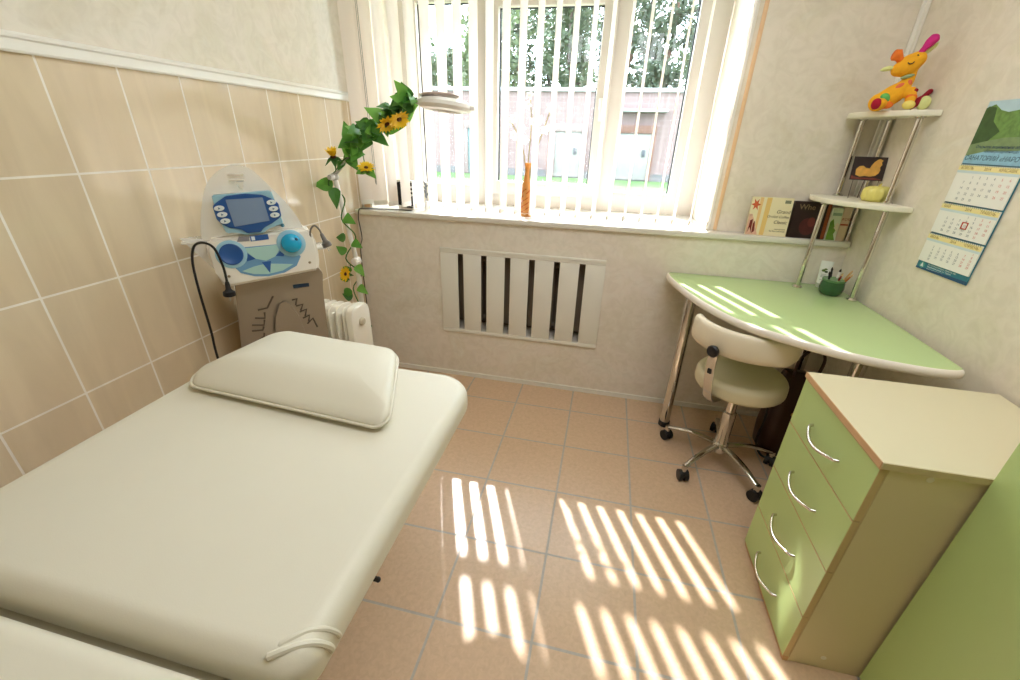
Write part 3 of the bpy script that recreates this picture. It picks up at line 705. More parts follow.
# corner shelf on the desk
cs_ = thing('corner_shelf', 'two tier white corner shelf on chrome poles standing on the desk', 'shelf', (2.55, -.08, DZ))
co = Vector((2.55, -.08, DZ - .0006))
SH = P('shelf_white_cream', 'EDE8D6', .35)
def shelf(xl, yr, bulge, z, name):
    c = Vector((xw(.0) - .008, .066, 0)); xr = xw(yr) - .004
    pts = [(xr, yr), (xw(0.06) - .004, .072), (xl, .072)]
    A = Vector((xl, .072)); B = Vector((xr, yr)); cv = []
    for k in range(1, 12):
        u = k / 12; p = A.lerp(B, u); nn = Vector(((B - A).y, -(B - A).x)).normalized()
        if nn.dot(Vector((-1, -1))) < 0: nn = -nn
        p += nn * bulge * (1 - (2 * u - 1) ** 2) ** .75; cv.append((p.x, p.y))
    pts += cv
    b = BM(); slab(b, lambda d: [(x - co.x, y - co.y) for x, y in inset_poly(pts, d)], z - .022 - DZ, z - DZ, .004, .004, 3); obj(name, b, SH, cs_, ang=30)
shelf(2.425, -.315, .10, 1.252, 'lower_shelf')
shelf(2.475, -.255, .075, 1.598, 'upper_shelf')
def pole(x, y, z0, z1):
    b = BM(); M = Matrix.Translation((x - co.x, y - co.y, -DZ)); lathe(b, [(.0105, z0), (.0105, z1)], 14, M)
    lathe(b, [(.0, z0), (.021, z0), (.021, z0 + .004), (.013, z0 + .012), (.0105, z0 + .012)], 18, M); lathe(b, [(.0105, z1 - .008), (.018, z1 - .003), (.018, z1)], 18, M)
    obj('pole', b, CHROME, cs_)
pole(2.432, -.092, DZ, 1.230); pole(2.622, .015, DZ, 1.230); pole(2.608, -.235, DZ, 1.230)
pole(2.532, .045, 1.252, 1.576); pole(2.622, .015, 1.252, 1.576); pole(2.608, -.215, 1.252, 1.576)

# ------------------------------------------------------------------ stool
st = thing('swivel_stool', 'cream round swivel stool with curved backrest and chrome five-star base', 'stool', (2.16, -.482, 0))
b = BM(); slab(b, lambda d: [((.192 - d) * math.cos(2 * math.pi * k / 40), (.192 - d) * math.sin(2 * math.pi * k / 40)) for k in range(40)],   .445, .525, .030, .022, 6); obj('seat', b, P('stool_leatherette', 'DDD4B4', .4, noise=.02, scale=6), st, ang=60)
b = BM(); lathe(b, [(.11, .436), (.11, .445)], 24); lathe(b, [(.022, .30), (.022, .44)], 18); lathe(b, [(.030, .10), (.030, .30), (.024, .305)], 18); obj('column', b, CHROME, st)
b = BM(); lathe(b, [(.040, .075), (.042, .09), (.034, .12), (.030, .125)], 18); hub = obj('hub', b, CHROME, st)
for k in range(5):
    a = R(8 + 72 * k); u = Vector((math.cos(a), math.sin(a), 0)); s = Vector((-u.y, u.x, 0))
    b = BM(); rings = []
    for q in range(9):
        v = q / 8; rr = .02 + .245 * v; zc = .102 - .026 * v + .018 * math.sin(v * math.pi); w = .017 - .004 * v; h = .013 - .005 * v
        rings.append([u * rr + s * (w * math.cos(2 * math.pi * j / 10)) + Vector((0, 0, zc + h * math.sin(2 * math.pi * j / 10))) for j in range(10)])
    loft(b, rings); arm = obj('base_arm', b, CHROME, st)
    b = BM(); c = u * .262; ca = a + R(random.uniform(30, 150)); cu_ = Vector((math.cos(ca), math.sin(ca), 0))
    for off in (-.014, .014):
        tube(b, [c + cu_ * (off - .008) + Vector((0, 0, .0275)), c + cu_ * (off + .008) + Vector((0, 0, .0275))], .027, 16)
    ball(b, c + Vector((0, 0, .036)), (.022, .022, .024), 12); cst = obj('caster', b, BLACKP, arm)
    b = BM(); lathe(b, [(.013, .055), (.013, .085)], 12, Matrix.Translation(c)); obj('caster_stem', b, CHROME, cst)
# backrest pad curving around the seat
b = BM(); rings = []; rb_ = .236; n = 22
for k in range(n + 1):
    v = k / n; a = R(170 + (295 - 170) * v); u = Vector((math.cos(a), math.sin(a), 0)); zc = .725 + .012 * v
    e = math.sin(math.pi * min(max(v, .0), 1)) ; sc_ = min(1, .45 + 7.0 * min(v, 1 - v)); 
    hh = .058 * min(1, .55 + 5 * min(v, 1 - v)); ww = .021 * min(1, .35 + 8 * min(v, 1 - v))
    rings.append([u * (rb_ + ww * math.copysign(abs(math.cos(2 * math.pi * j / 16)) ** .7, math.cos(2 * math.pi * j / 16)) ) + Vector((0, 0, zc + hh * math.copysign(abs(math.sin(2 * math.pi * j / 16)) ** .7, math.sin(2 * math.pi * j / 16)))) for j in range(16)])
loft(b, rings); obj('backrest', b, P('cream_leatherette_back', 'E8DDC6', .35, noise=.02, scale=6), st, ang=70)
a = R(224); u = Vector((math.cos(a), math.sin(a), 0)); s = Vector((-u.y, u.x, 0))
b = BM(); rings = []
for rr, z in ((.05, .432), (.16, .430), (.205, .438), (.232, .47), (.252, .54), (.264, .62), (.268, .70)):
    rings.append([u * rr + s * .020 + Vector((0, 0, z)), u * rr - s * .020 + Vector((0, 0, z)), u * (rr + .006) - s * .020 + Vector((0, 0, z - .004)), u * (rr + .006) + s * .020 + Vector((0, 0, z - .004))])
loft(b, rings); bar = obj('back_strap', b, CHROME, st)
b = BM(); Mk = axesM(u * .270 + Vector((0, 0, .695)), s, Vector((0, 0, 1)))
if (Mk.to_3x3() @ Vector((0, 0, 1))).dot(u) < 0: Mk = axesM(u * .270 + Vector((0, 0, .695)), -s, Vector((0, 0, 1)))
prof = [(.010, -.02), (.010, .0), (.024, .002), (.026, .014), (.022, .020), (0, .021)]
lathe(b, prof, 12, Mk); obj('adjustment_knob', b, BLACKP, bar)
b = BM(); bbox(b, -.009, .009, -.012, .012, 0, .010, .003, M=axesM(u * .262 + Vector((0, 0, .60)), Mk.to_3x3() @ Vector((1, 0, 0)), Vector((0, 0, 1)))); obj('slot_screw', b, BLACKP, bar)

# bag under the desk
t = thing('handbag', 'dark brown leather bag standing on the floor under the desk', 'bag', (2.50, -.285, 0))
b = BM(); rings = []
for z, wx, wy in ((.0, .085, .080), (.012, .105, .095), (.12, .112, .100), (.28, .105, .088), (.40, .09, .055), (.455, .085, .022), (.465, .082, .016)):
    rings.append([Vector((x, y, z)) for x, y in rrect(-wx, wx, -wy, wy, .6 * min(wx, wy), 5)])
loft(b, rings); obj('bag_body', b, BROWN, t, ang=60)
b = BM(); tube(b, spline([(-.05, -.03, .45), (-.06, -.06, .56), (.0, -.05, .62), (.05, -.04, .56), (.05, -.03, .45)], 6), .007, 8); obj('bag_handle', b, BROWN, t)
b = BM(); tube(b, spline([(-.085, .0, .43), (-.118, -.03, .34), (-.122, -.06, .2), (-.122, -.05, .06), (-.10, -.102, .008), (-.03, -.115, .008)], 6), .006, 8); obj('shoulder_strap', b, BLACKP, t)
b = BM(); ball(b, (-.02, -.095, .27), (.012, .006, .012), 10); obj('clasp', b, P('brass', 'B08A4A', .3, 1), t)

# ------------------------------------------------------------------ drawer cabinet
CX0, CX1, CY0, CY1, CH = 2.168, 2.690, -1.420, -.980, .80
t = thing('drawer_cabinet', 'chest of four light green drawers with cream top beside the desk', 'cabinet', ((CX0 + CX1) / 2, (CY0 + CY1) / 2, 0))
o_ = t.location.copy()
def C(bm, x0, x1, y0, y1, z0, z1, r=.001): bbox(bm, x0 - o_.x, x1 - o_.x, y0 - o_.y, y1 - o_.y, z0, z1, r, 1)
SIDE = P('cream_laminate_side', 'D9CDA8', .45, noise=.015, scale=5)
b = BM(); C(b, CX0 + .020, CX1, CY0 + .004, CY0 + .020, .0, CH - .020); C(b, CX0 + .020, CX1, CY1 - .020, CY1 - .004, .0, CH - .020); C(b, CX1 - .01, CX1, CY0 + .02, CY1 - .02, .0, CH - .02); C(b, CX0 + .04, CX1 - .01, CY0 + .02, CY1 - .02, .018, .034)
cc = obj('carcass', b, SIDE, t)
b = BM(); C(b, CX0 + .004, CX0 + .020, CY0 + .002, CY0 + .022, 0.0, .018); C(b, CX0 + .006, CX0 + .022, CY0 + .02, CY1 - .004, .0, .018); obj('plinth', b, BEECH, t)
b = BM(); C(b, CX0 + .018, CX0 + .0225, CY0 + .0035, CY0 + .02, .018, CH - .021); obj('side_edge_band', b, P('cream_edge', 'C9B58C', .5), t)
b = BM(); C(b, CX0 - .002, CX1, CY0, CY1, CH - .019, CH); tp = obj('top', b, CREAML, t)
b = BM(); C(b, CX0 - .0045, CX0 - .0015, CY0, CY1, CH - .019, CH, .0008); obj('top_edge_band', b, BEECH, tp)
b = BM(); C(b, CX0 - .002, CX1, CY0 - .0022, CY0 + .0005, CH - .019, CH - .0005, .0008); obj('top_side_edge', b, P('cream_edge_dark', 'CDBE94', .5), tp)
zs = [.019, .215, .413, .606, CH - .022]
for k in range(4):
    b = BM(); C(b, CX0, CX0 + .0165, CY0 + .003, CY1 - .003, zs[k] + .0015, zs[k + 1] - .0015, .001); dr = obj('drawer', b, GREEN, t)
    b = BM(); C(b, CX0 - .0005, CX0 + .0168, CY0 + .003, CY1 - .003, zs[k + 1] - .0028, zs[k + 1] - .0006, .0003); C(b, CX0 + .0006, CX0 + .0165, CY0 + .0022, CY0 + .0032, zs[k] + .002, zs[k + 1] - .002, .0003); obj('drawer_edge_band', b, P('drawer_edge_tan', 'C9B284', .5), dr)
    zh = (zs[k] + zs[k + 1]) / 2 + (-.008, -.012, -.014, -.008)[k]
    b = BM(); y0, y1 = -1.281 - o_.y, -1.113 - o_.y; xh = CX0 - o_.x
    pts = [(xh + .004, y0, zh), (xh - .010, y0 + .003, zh - .001)] + [(xh - .012 - .020 * math.sin(math.pi * q / 12), y0 + .004 + (y1 - y0 - .008) * q / 12, zh - .014 * math.sin(math.pi * q / 12)) for q in range(1, 12)] + [(xh - .010, y1 - .003, zh - .001), (xh + .004, y1, zh)]
    tube(b, pts, .0048, 10); obj('handle', b, CHROME, dr)
    b = BM()
b = BM()
for x, z in ((2.275, .768), (2.275, .052), (2.60, .768), (2.60, .052)): lathe(b, [(.008, 0), (.008, .0012), (0, .002)], 14, axesM((x - o_.x, CY0 + .0045 - o_.y, z), (1, 0, 0), (0, 0, 1)))
obj('screw_cap', b, P('cap_white', 'E8E4D6', .4), t)

# tall green cupboard at the right edge
t = thing('tall_cupboard', 'tall cupboard with plain light green door standing next to the drawer chest', 'cupboard', (2.58, -1.87, 0))
b = BM(); bbox(b, 2.400 - 2.58, 2.60 - 2.58, -2.30 + 1.87, -1.432 + 1.87, 0, 1.35, .001, 1); obj('carcass', b, SIDE, t)
b = BM(); bbox(b, 2.377 - 2.58, 2.397 - 2.58, -1.862 + 1.87, -1.426 + 1.87, .02, 1.345, .0015, 1); d1 = obj('door', b, GREEN, t)
b = BM(); bbox(b, 2.377 - 2.58, 2.397 - 2.58, -2.302 + 1.87, -1.866 + 1.87, .02, 1.345, .0015, 1); d2 = obj('door', b, GREEN, t)
for d_, yy in ((d1, -1.835), (d2, -1.895)):
    b = BM(); pts = [(2.380 - 2.58, yy + 1.87, 1.0)] + [(2.360 - 2.58 - .012 * math.sin(math.pi * q / 8), yy + 1.87, 1.004 + .16 * q / 8) for q in range(9)] + [(2.380 - 2.58, yy + 1.87, 1.168)]
    tube(b, pts, .005, 8); obj('handle', b, CHROME, d_)

# ------------------------------------------------------------------ toy giraffe on the top shelf
tx, ty, tz = 2.545, -.135, 1.5985
t = thing('toy_giraffe', 'yellow plush toy giraffe sitting on the top shelf in the corner', 'toy', (tx, ty, tz))
def TP(x, z, dy=0.0): return Vector((x - .014 - tx, dy, z - 1.604))
FY = P('plush_yellow', 'F2AE22', .85, noise=.12, scale=70, bump=.4); FO = P('plush_orange', 'EE7A2A', .85, noise=.1, scale=70); FM = P('plush_magenta', 'CC2A80', .85, noise=.1, scale=70)
FP = P('plush_pale_green', 'DDE39A', .85, noise=.1, scale=70); FR = P('plush_dark_red', '8E1024', .85, noise=.1, scale=70); FG = P('plush_green', '62B25A', .85, noise=.1, scale=70)
FRR = P('plush_red_sole', 'B01030', .85, noise=.1, scale=70); FYL = P('plush_light_yellow', 'F3DE78', .85, noise=.1, scale=70); FC = P('plush_coral', 'E2704A', .85, noise=.1, scale=70)
b = BM()
tube(b, [TP(2.497, 1.632), TP(2.52, 1.645), TP(2.545, 1.665), TP(2.565, 1.688), TP(2.574, 1.71), TP(2.572, 1.745)], [.030, .036, .036, .027, .020, .020], 14)
ball(b, TP(2.497, 1.633), .033, 14)
Mr = Matrix.Rotation(R(-35), 4, 'Y')
ball(b, TP(2.556, 1.760), (.049, .036, .036), 16, Mr); ball(b, TP(2.532, 1.748), (.030, .029, .026), 14, Mr); ball(b, TP(2.577, 1.777), (.030, .031, .029), 14, Mr)
tube(b, [TP(2.50, 1.628, -.02), TP(2.483, 1.623, -.045), TP(2.470, 1.622, -.06)], [.022, .019, .017], 12)
tube(b, [TP(2.583, 1.676, -.015), TP(2.586, 1.652, -.035), TP(2.580, 1.628, -.052)], [.019, .018, .016], 12)
obj('body', remesh(b, .004, 3), FY, t, ang=80)
def blob(name, c, r, m, Mx=None): b = BM(); ball(b, c, r, 14, Mx); return obj(name, b, m, t, ang=80)
blob('sole', TP(2.464, 1.623, -.062), (.019, .013, .020), FRR, Matrix.Rotation(R(20), 4, 'Z'))
blob('sole', TP(2.575, 1.621, -.062), (.022, .014, .0155), FYL)
blob('haunch_patch', TP(2.503, 1.642, -.022), (.019, .020, .022), FG); blob('thigh_patch', TP(2.513, 1.622, -.028), (.026, .014, .014), FO)
blob('back_patch', TP(2.538, 1.683, -.012), (.027, .018, .010), FC, Matrix.Rotation(R(-38), 4, 'Y'))
blob('chest_patch', TP(2.571, 1.698, -.015), (.011, .010, .014), FC); blob('arm_band', TP(2.588, 1.668, -.028), (.019, .015, .010), FR, Matrix.Rotation(R(-25), 4, 'Y')); blob('arm_patch', TP(2.585, 1.648, -.042), (.019, .014, .014), FO)
blob('collar', TP(2.563, 1.722, -.006), (.022, .021, .008), P('plush_sage', '9CB48A', .85), Matrix.Rotation(R(-15), 4, 'Y'))
b = BM(); tube(b, [TP(2.60, 1.622, -.02), TP(2.612, 1.630, -.03), TP(2.635, 1.652, -.025), TP(2.652, 1.672, -.02), TP(2.657, 1.676, -.02)], [.018, .016, .009, .009, .005], 12); obj('hind_leg', b, FR, t, ang=80)
blob('hind_sole', TP(2.638, 1.630, -.035), (.022, .013, .025), FP, Matrix.Rotation(R(15), 4, 'Y'))
b = BM(); tube(b, [TP(2.527, 1.770), TP(2.516, 1.783), TP(2.504, 1.793), TP(2.494, 1.795)], [.010, .013, .021, .017], 12); obj('horn', b, FO, t, ang=80)
b = BM(); tube(b, [TP(2.570, 1.785, -.01), TP(2.583, 1.812, -.01), TP(2.594, 1.830, -.01), TP(2.606, 1.846, -.01), TP(2.611, 1.853, -.01)], [.009, .010, .016, .017, .008], 12); obj('horn', b, FM, t, ang=80)
b = BM(); tube(b, [TP(2.588, 1.792, .005), TP(2.605, 1.808, .005), TP(2.622, 1.823, .005), TP(2.632, 1.832, .005)], [.006, .010, .008, .002], 10); obj('ear', b, FP, t, ang=80)
b = BM(); tube(b, [TP(2.515, 1.752, .005), TP(2.496, 1.750, .005), TP(2.478, 1.746, .005), TP(2.468, 1.743, .005)], [.006, .009, .007, .002], 10); obj('ear', b, FP, t, ang=80)
b = BM(); tube(b, spline([TP(2.535, 1.764, -.0325), TP(2.541, 1.759, -.0355), TP(2.549, 1.761, -.0375), TP(2.553, 1.766, -.0375)], 3), .0016, 6); tube(b, spline([TP(2.558, 1.788, -.031), TP(2.562, 1.789, -.029), TP(2.565, 1.786, -.029)], 3), .0016, 6); obj('stitched_eye', b, BLACKP, t)

# card and ribbed pot on the lower shelf
t = thing('photo_card', 'dark photo card with a golden figure leaning above the yellow ribbed pot', 'card', (2.580, -.085, 1.2525))
M = Matrix.Translation((0, .028, .078)) @ Matrix.Rotation(R(-8), 4, 'Z') @ Matrix.Rotation(R(-14), 4, 'X')
b = BM(); bbox(b, -.066, .058, -.001, .001, -.0, .098, .0004, 1, M); obj('card', b, P('card_dark_brown', '30211E', .35, noise=.35, scale=18), t)
b = BM(); blobp = [(-.048, .022), (-.050, .045), (-.040, .058), (-.026, .060), (-.014, .052), (.0, .050), (.004, .062), (.010, .074), (.020, .086), (.030, .090), (.042, .084), (.038, .076), (.042, .066), (.036, .056), (.040, .044), (.036, .030), (.026, .020), (.008, .016), (-.012, .018), (-.030, .014)]
prism(b, blobp, -.0016, -.0008, M); obj('golden_figure', b, P('card_gold', 'E2A94E', .4, noise=.35, scale=60), t)
b = BM(); prism(b, [(-.062, .004), (-.062, .02), (-.052, .014), (-.03, .010), (.02, .012), (.05, .006), (.05, .003)], -.0015, -.0009, M); obj('leaf_pattern', b, P('card_rust', '7A3A30', .4, noise=.4, scale=80), t)
b = BM(); prism(b, [(-.02, 0), (.02, 0), (0, .09)], .0, .0015, M @ Matrix.Translation((0, .002, -.0)) ); tube(b, [M @ Vector((0, .003, .06)), Vector((0, .052, .0))], .0015, 6); tube(b, [M @ Vector((-.05, .0, .002)), Vector((-.05, .026, .0))], .0012, 6); tube(b, [M @ Vector((.045, .0, .002)), Vector((.045, .02, .0))], .0012, 6); obj('easel_back', b, P('card_brown_back', '5A4638', .7), t)
t = thing('ribbed_pot', 'small yellow ribbed pot shaped like a pumpkin on the middle shelf', 'pot', (2.592, -.150, 1.2525))
b = BM(); rings = []
for r, z in ((.030, 0), (.046, .004), (.053, .018), (.053, .040), (.047, .055), (.030, .062), (.004, .058)):
    rings.append([Vector(((r * (1 + .045 * math.cos(12 * a))) * math.cos(a), (r * (1 + .045 * math.cos(12 * a))) * math.sin(a) * .85, z)) for a in [2 * math.pi * k / 72 for k in range(72)]])
loft(b, rings); obj('pot_body', b, P('lemon_ceramic', 'E6DC7C', .35, noise=.06, scale=30), t, ang=80)
b = BM(); tube(b, [(0, 0, .058), (.002, 0, .068), (.006, 0, .073)], [.006, .004, .003], 8); obj('lid_knob', b, P('pot_stem', 'C9B95A', .5), t)

# ------------------------------------------------------------------ books and boxes on the ledge
def book(name, label, x0, x1, z1, thick, cover, lean=7, cat='book', yb=.010):
    t = thing(name, label, cat, ((x0 + x1) / 2, yb, 1.0505)); w = x1 - x0; h = z1 - 1.0505
    M = Matrix.Rotation(R(-lean), 4, 'X')
    b = BM(); bbox(b, -w / 2 + .002, w / 2 - .003, .002, thick - .002, .002, h - .002, .0005, 1, M); obj('pages', b, P('book_pages', 'EDE6D4', .7), t)
    b = BM(); bbox(b, -w / 2, w / 2, .0, .002, 0, h, .0006, 1, M); bbox(b, -w / 2, w / 2, thick - .002, thick, 0, h, .0006, 1, M); bbox(b, -w / 2, -w / 2 + .002, 0, thick, 0, h, .0006, 1, M); cv = obj('cover', b, cover, t)
    return t, cv, M, w, h
t, cv, M, w, h = book('photo_album', 'cream softcover book with an orange flower picture on the left end of the ledge', 2.163, 2.350, 1.232, .012, P('album_cream', 'EFE3BC', .3, noise=.03, scale=6))
OR = P('cover_orange', 'D2603A', .4, noise=.35, scale=60); PK = P('cover_shell_pink', 'E2B49A', .4, noise=.35, scale=70); MR = P('cover_maroon', '7A2E22', .4, noise=.3, scale=60)
def pic(name, pts, mat, par, M, y=-.0006): b = BM(); prism(b, pts, y, y + .0007, M); return obj(name, b, mat, par, smooth=False)
pic('cover_band', [(-w * .30, 0.002), (-w * .30, h - .002), (-w * .22, h - .002), (-w * .24, .002)], P('cover_apricot', 'EBC486', .4), cv, M)
pic('cover_band', [(-w * .16, .002), (-w * .14, h - .002), (-w * .02, h - .002), (-w * .05, .002)], P('cover_gold', 'EAC67A', .4), cv, M)
pic('cover_picture', [(-w * .5 + .001, .002), (-w * .5 + .001, h * .55), (-w * .42, h * .55), (-w * .33, h * .35), (-w * .2, .002)], PK, cv, M, -.0009)
pic('cover_picture', [(-w * .46, h * .05), (-w * .44, h * .38), (-w * .38, h * .42), (-w * .37, .06 * h), (-w * .42, .2 * h)], MR, cv, M, -.0012); pic('cover_picture', [(-w * .35, h * .05), (-w * .36, h * .30), (-w * .32, h * .38), (-w * .29, h * .1)], MR, cv, M, -.0012)
pic('cover_flower', [(-w * .38 + w * (.12 if k % 2 == 0 else .05) * math.cos(2 * math.pi * k / 12), h * .80 + h * (.17 if k % 2 == 0 else .07) * math.sin(2 * math.pi * k / 12)) for k in range(12)], OR, cv, M, -.0012)
INK = P('ink_brown', '6E5A3C', .6)
def mtext(name, s, size, mat, par, M, x, z, align='LEFT', shear=0): return text(name, s, size, mat, par, M @ axesM((x, -.0012, z), (1, 0, 0), (0, 0, 1)), align, .0002, shear)
mtext('cover_title', 'Grand', .024, INK, cv, M, w * .47, h * .60, 'RIGHT', .3)
mtext('cover_title', 'Orchid Coffee', .017, INK, cv, M, w * .47, h * .48, 'RIGHT', .3)
mtext('cover_title', 'Classic', .022, INK, cv, M, w * .45, h * .33, 'RIGHT', .3)
mtext('cover_small_print', 'natural care\nfor face and body', .010, INK, cv, M, w * .45, h * .17, 'RIGHT')
pic('cover_badge', [(w * .30, h * .86), (w * .44, h * .86), (w * .44, h * .94), (w * .30, h * .94)], P('badge_green_grey', '7E8468', .5), cv, M, -.0009)
t, cv, M, w, h = book('hardcover_book', 'dark maroon book with a faint red picture standing behind the chrome pole', 2.356, 2.520, 1.222, .02, P('cover_dark_maroon', '2A1512', .35, noise=.3, scale=10))
mtext('cover_title', 'Whe', .036, P('ink_dim_gold', '8A7456', .5), cv, M, -w * .36, h * .78)
pic('cover_rose', ell(w * -.02, h * .32, w * .22, h * .24, 20), P('cover_dim_red', '4E1A18', .4, noise=.4, scale=40), cv, M); pic('cover_rose', ell(w * .06, h * .45, w * .10, h * .13, 16), P('cover_dim_rose', '6A2A24', .4, noise=.4, scale=40), cv, M, -.0009)
pic('cover_edge_stripe', [(w * .40, .002), (w * .40, h - .002), (w * .49, h - .002), (w * .49, .002)], P('cover_rust_edge', '9A4A1E', .4, noise=.3, scale=30), cv, M)
t = thing('cosmetic_box', 'slim white and green cosmetic carton leaning next to the dark book', 'box', (2.543, -.004, 1.0505))
M = Matrix.Rotation(R(-5), 4, 'X')
b = BM(); bbox(b, -.022, .022, 0, .014, 0, .150, .001, 1, M); q = obj('carton', b, P('carton_white_green', 'DCE2D0', .4), t)
pic('leaf_print', [(-.021, .002), (-.021, .085), (-.01, .10), (.0, .07), (.012, .05), (.006, .03), (.018, .002)], P('print_leaf_green', '6E9A3C', .4, noise=.3, scale=50), q, M); pic('leaf_print', [(.0, .06), (.018, .04), (.021, .075), (.01, .085)], P('print_petal', 'E8D8C8', .4), q, M, -.0009)
pic('band_print', [(-.019, .115), (.019, .115), (.019, .128), (-.019, .128)], P('print_sage', '9AB0A0', .4), q, M)
t = thing('cosmetic_box', 'narrow pale pink carton with red letters beside the corner pole on the ledge', 'box', (2.585, -.002, 1.0505))
b = BM(); bbox(b, -.018, .018, 0, .016, 0, .160, .001, 1, M); q = obj('carton', b, P('carton_blush', 'DCC2AE', .4), t)
mtext('box_lettering', 'ROSE', .0165, P('ink_red', 'A83A34', .5), q, M @ Matrix.Translation((0, 0, 0)), -.016, .095)
pic('band_print', [(-.017, .072), (.017, .072), (.017, .079), (-.017, .079)], P('ink_red', 'A83A34', .5), q, M)

# tube and pot of brushes on the desk
t = thing('cream_tube', 'white cream tube standing on its cap on the green desk', 'tube', (2.545, -.055, DZ + .0005), R(-20))
b = BM(); lathe(b, [(.0, 0), (.0185, 0), (.019, .004), (.019, .020), (.017, .022)], 24); obj('cap', b, P('tube_cap_grey', 'B9BCB0', .35), t)
b = BM(); rings = []
for k in range(8):
    v = k / 7; a_, c_ = .019 + .007 * v, .019 * (1 - v) + .0012
    rings.append([Vector((a_ * math.cos(2 * math.pi * j / 24), c_ * math.sin(2 * math.pi * j / 24), .022 + .108 * v)) for j in range(24)])
loft(b, rings); tb = obj('tube_body', b, P('tube_white', 'EEF0EA', .3), t, ang=60)
def td(name, pts, m):
    b = BM(); c_ = lambda z: -(.019 * (1 - (z - .022) / .108) + .0012) - .0012
    loft(b, [[Vector((x, c_(z), z)) for x, z in pts], [Vector((x, c_(z) + .0012, z)) for x, z in pts]]); obj(name, b, m, tb, smooth=False)
td('olive_print', ell(-.006, .085, .008, .006, 12), P('print_olive', '5E7436', .5)); td('olive_print', ell(.006, .080, .007, .005, 12), P('print_olive_dark', '3E4E26', .5)); td('olive_print', ell(.002, .092, .007, .004, 12), P('print_olive', '5E7436', .5))
for z in (.066, .060, .054, .040): td('print_line', [(-.012, z), (.010, z), (.010, z + .002), (-.012, z + .002)], P('print_grey', 'A8AEA0', .5))
px, py = 2.545, -.165
t = thing('green_pot', 'dark green glazed pot holding brushes and pencils on the desk corner', 'pot', (px, py, DZ + .0005))
b = BM(); lathe(b, [(.0, 0), (.036, 0), (.046, .010), (.050, .035), (.047, .058), (.044, .066), (.0445, .072), (.040, .072), (.040, .064), (.043, .035), (.036, .008), (0, .007)], 32); obj('pot_body', b, P('green_glaze', '2F5A34', .18, noise=.35, scale=22, coat=.4), t)
b = BM(); lathe(b, [(.0455, .064), (.0475, .068), (.0465, .074), (.041, .074)], 32); obj('pot_rim', b, P('green_glaze_light', '5E8A58', .2), t)
pens = [('makeup_brush', 'black handled brush standing in the green pot at its left edge', BLACKP, -.020, -.010, -.25, -.1, .10), ('pencil', 'dark red pencil leaning in the green pot', P('pencil_red', '8E2420', .4), .002, -.010, .10, -.25, .10),
        ('pencil', 'wooden tan pencil leaning right in the green pot', P('pencil_tan', 'C49A5A', .5), .020, .0, .42, -.05, .115), ('lip_brush', 'white capped brush at the middle of the green pot', P('brush_white', 'E8E2DA', .4), .012, .012, .18, .2, .105),
        ('makeup_brush', 'black brush at the back of the green pot', BLACKP, -.004, .016, -.05, .25, .108), ('pencil', 'orange brown pencil with dark tip at the right of the green pot', P('pencil_orange', 'B5682E', .5), .014, -.016, .38, -.3, .108)]
for nm, lb, m, ax, ay, dx, dy, ln in pens:
    d = Vector((dx, dy, 1)).normalized(); b0 = Vector((px + ax * .6, py + ay * .6, DZ + .0095))
    t = thing(nm, lb, 'brush' if 'brush' in nm else 'pencil', b0)
    b = BM(); tube(b, [Vector((0, 0, 0)), d * ln * .92], .0042, 8); obj('shaft', b, m, t)
    b = BM(); tube(b, [d * ln * .91, d * ln * .97, d * ln * 1.06], [.0045, .005, .001], 8); obj('tip', b, P('brush_hair', '2A1E1A', .8) if 'brush' in nm else P('pencil_wood', 'D2B080', .6), t)

# ------------------------------------------------------------------ wall calendar
yc0, yc1 = -.452, -.690
wx = lambda y: xw(y) - .004
t = thing('wall_calendar', 'three-block wall calendar with lake photo hanging on the right wall', 'calendar', (wx(-.57), -.57, 1.05))
Mc = axesM((0, 0, 0), Vector((.068, -1, 0)), Vector((0, 0, 1)))    # x to the right along the wall, y up, z towards the room
Wd = .238; H0 = 0.0
def cbox(name, x0, x1, y0, y1, z0, z1, m, par=t):
    b = BM(); bbox(b, x0 - Wd / 2, x1 - Wd / 2, y0, y1, z0, z1, .0003, 1, Mc); return obj(name, b, m, par, smooth=False)
bk = cbox('backing_card', 0, Wd, .0, .560, -.002, .001, P('calendar_card', '2E7C92', .4))
def cpoly(name, pts, z, m, par):
    b = BM(); loft(b, [[Mc @ Vector((x - Wd / 2, y, z)) for x, y in pts], [Mc @ Vector((x - Wd / 2, y, z + .0004)) for x, y in pts]]); return obj(name, b, m, par, smooth=False)
def ctext(name, s, size, m, par, x, y, z, align='LEFT', shear=0, space=1.0, line=1.0): return text(name, s, size, m, par, Mc @ Matrix.Translation((x - Wd / 2, y, z)), align, .00015, shear, space, line)
NAVY = P('ink_navy', '1E3C62', .5); INKG = P('ink_grey', '959BA2', .6); INKR = P('ink_soft_red', 'D8938C', .6); INKO = P('ink_olive', '9A8448', .6)
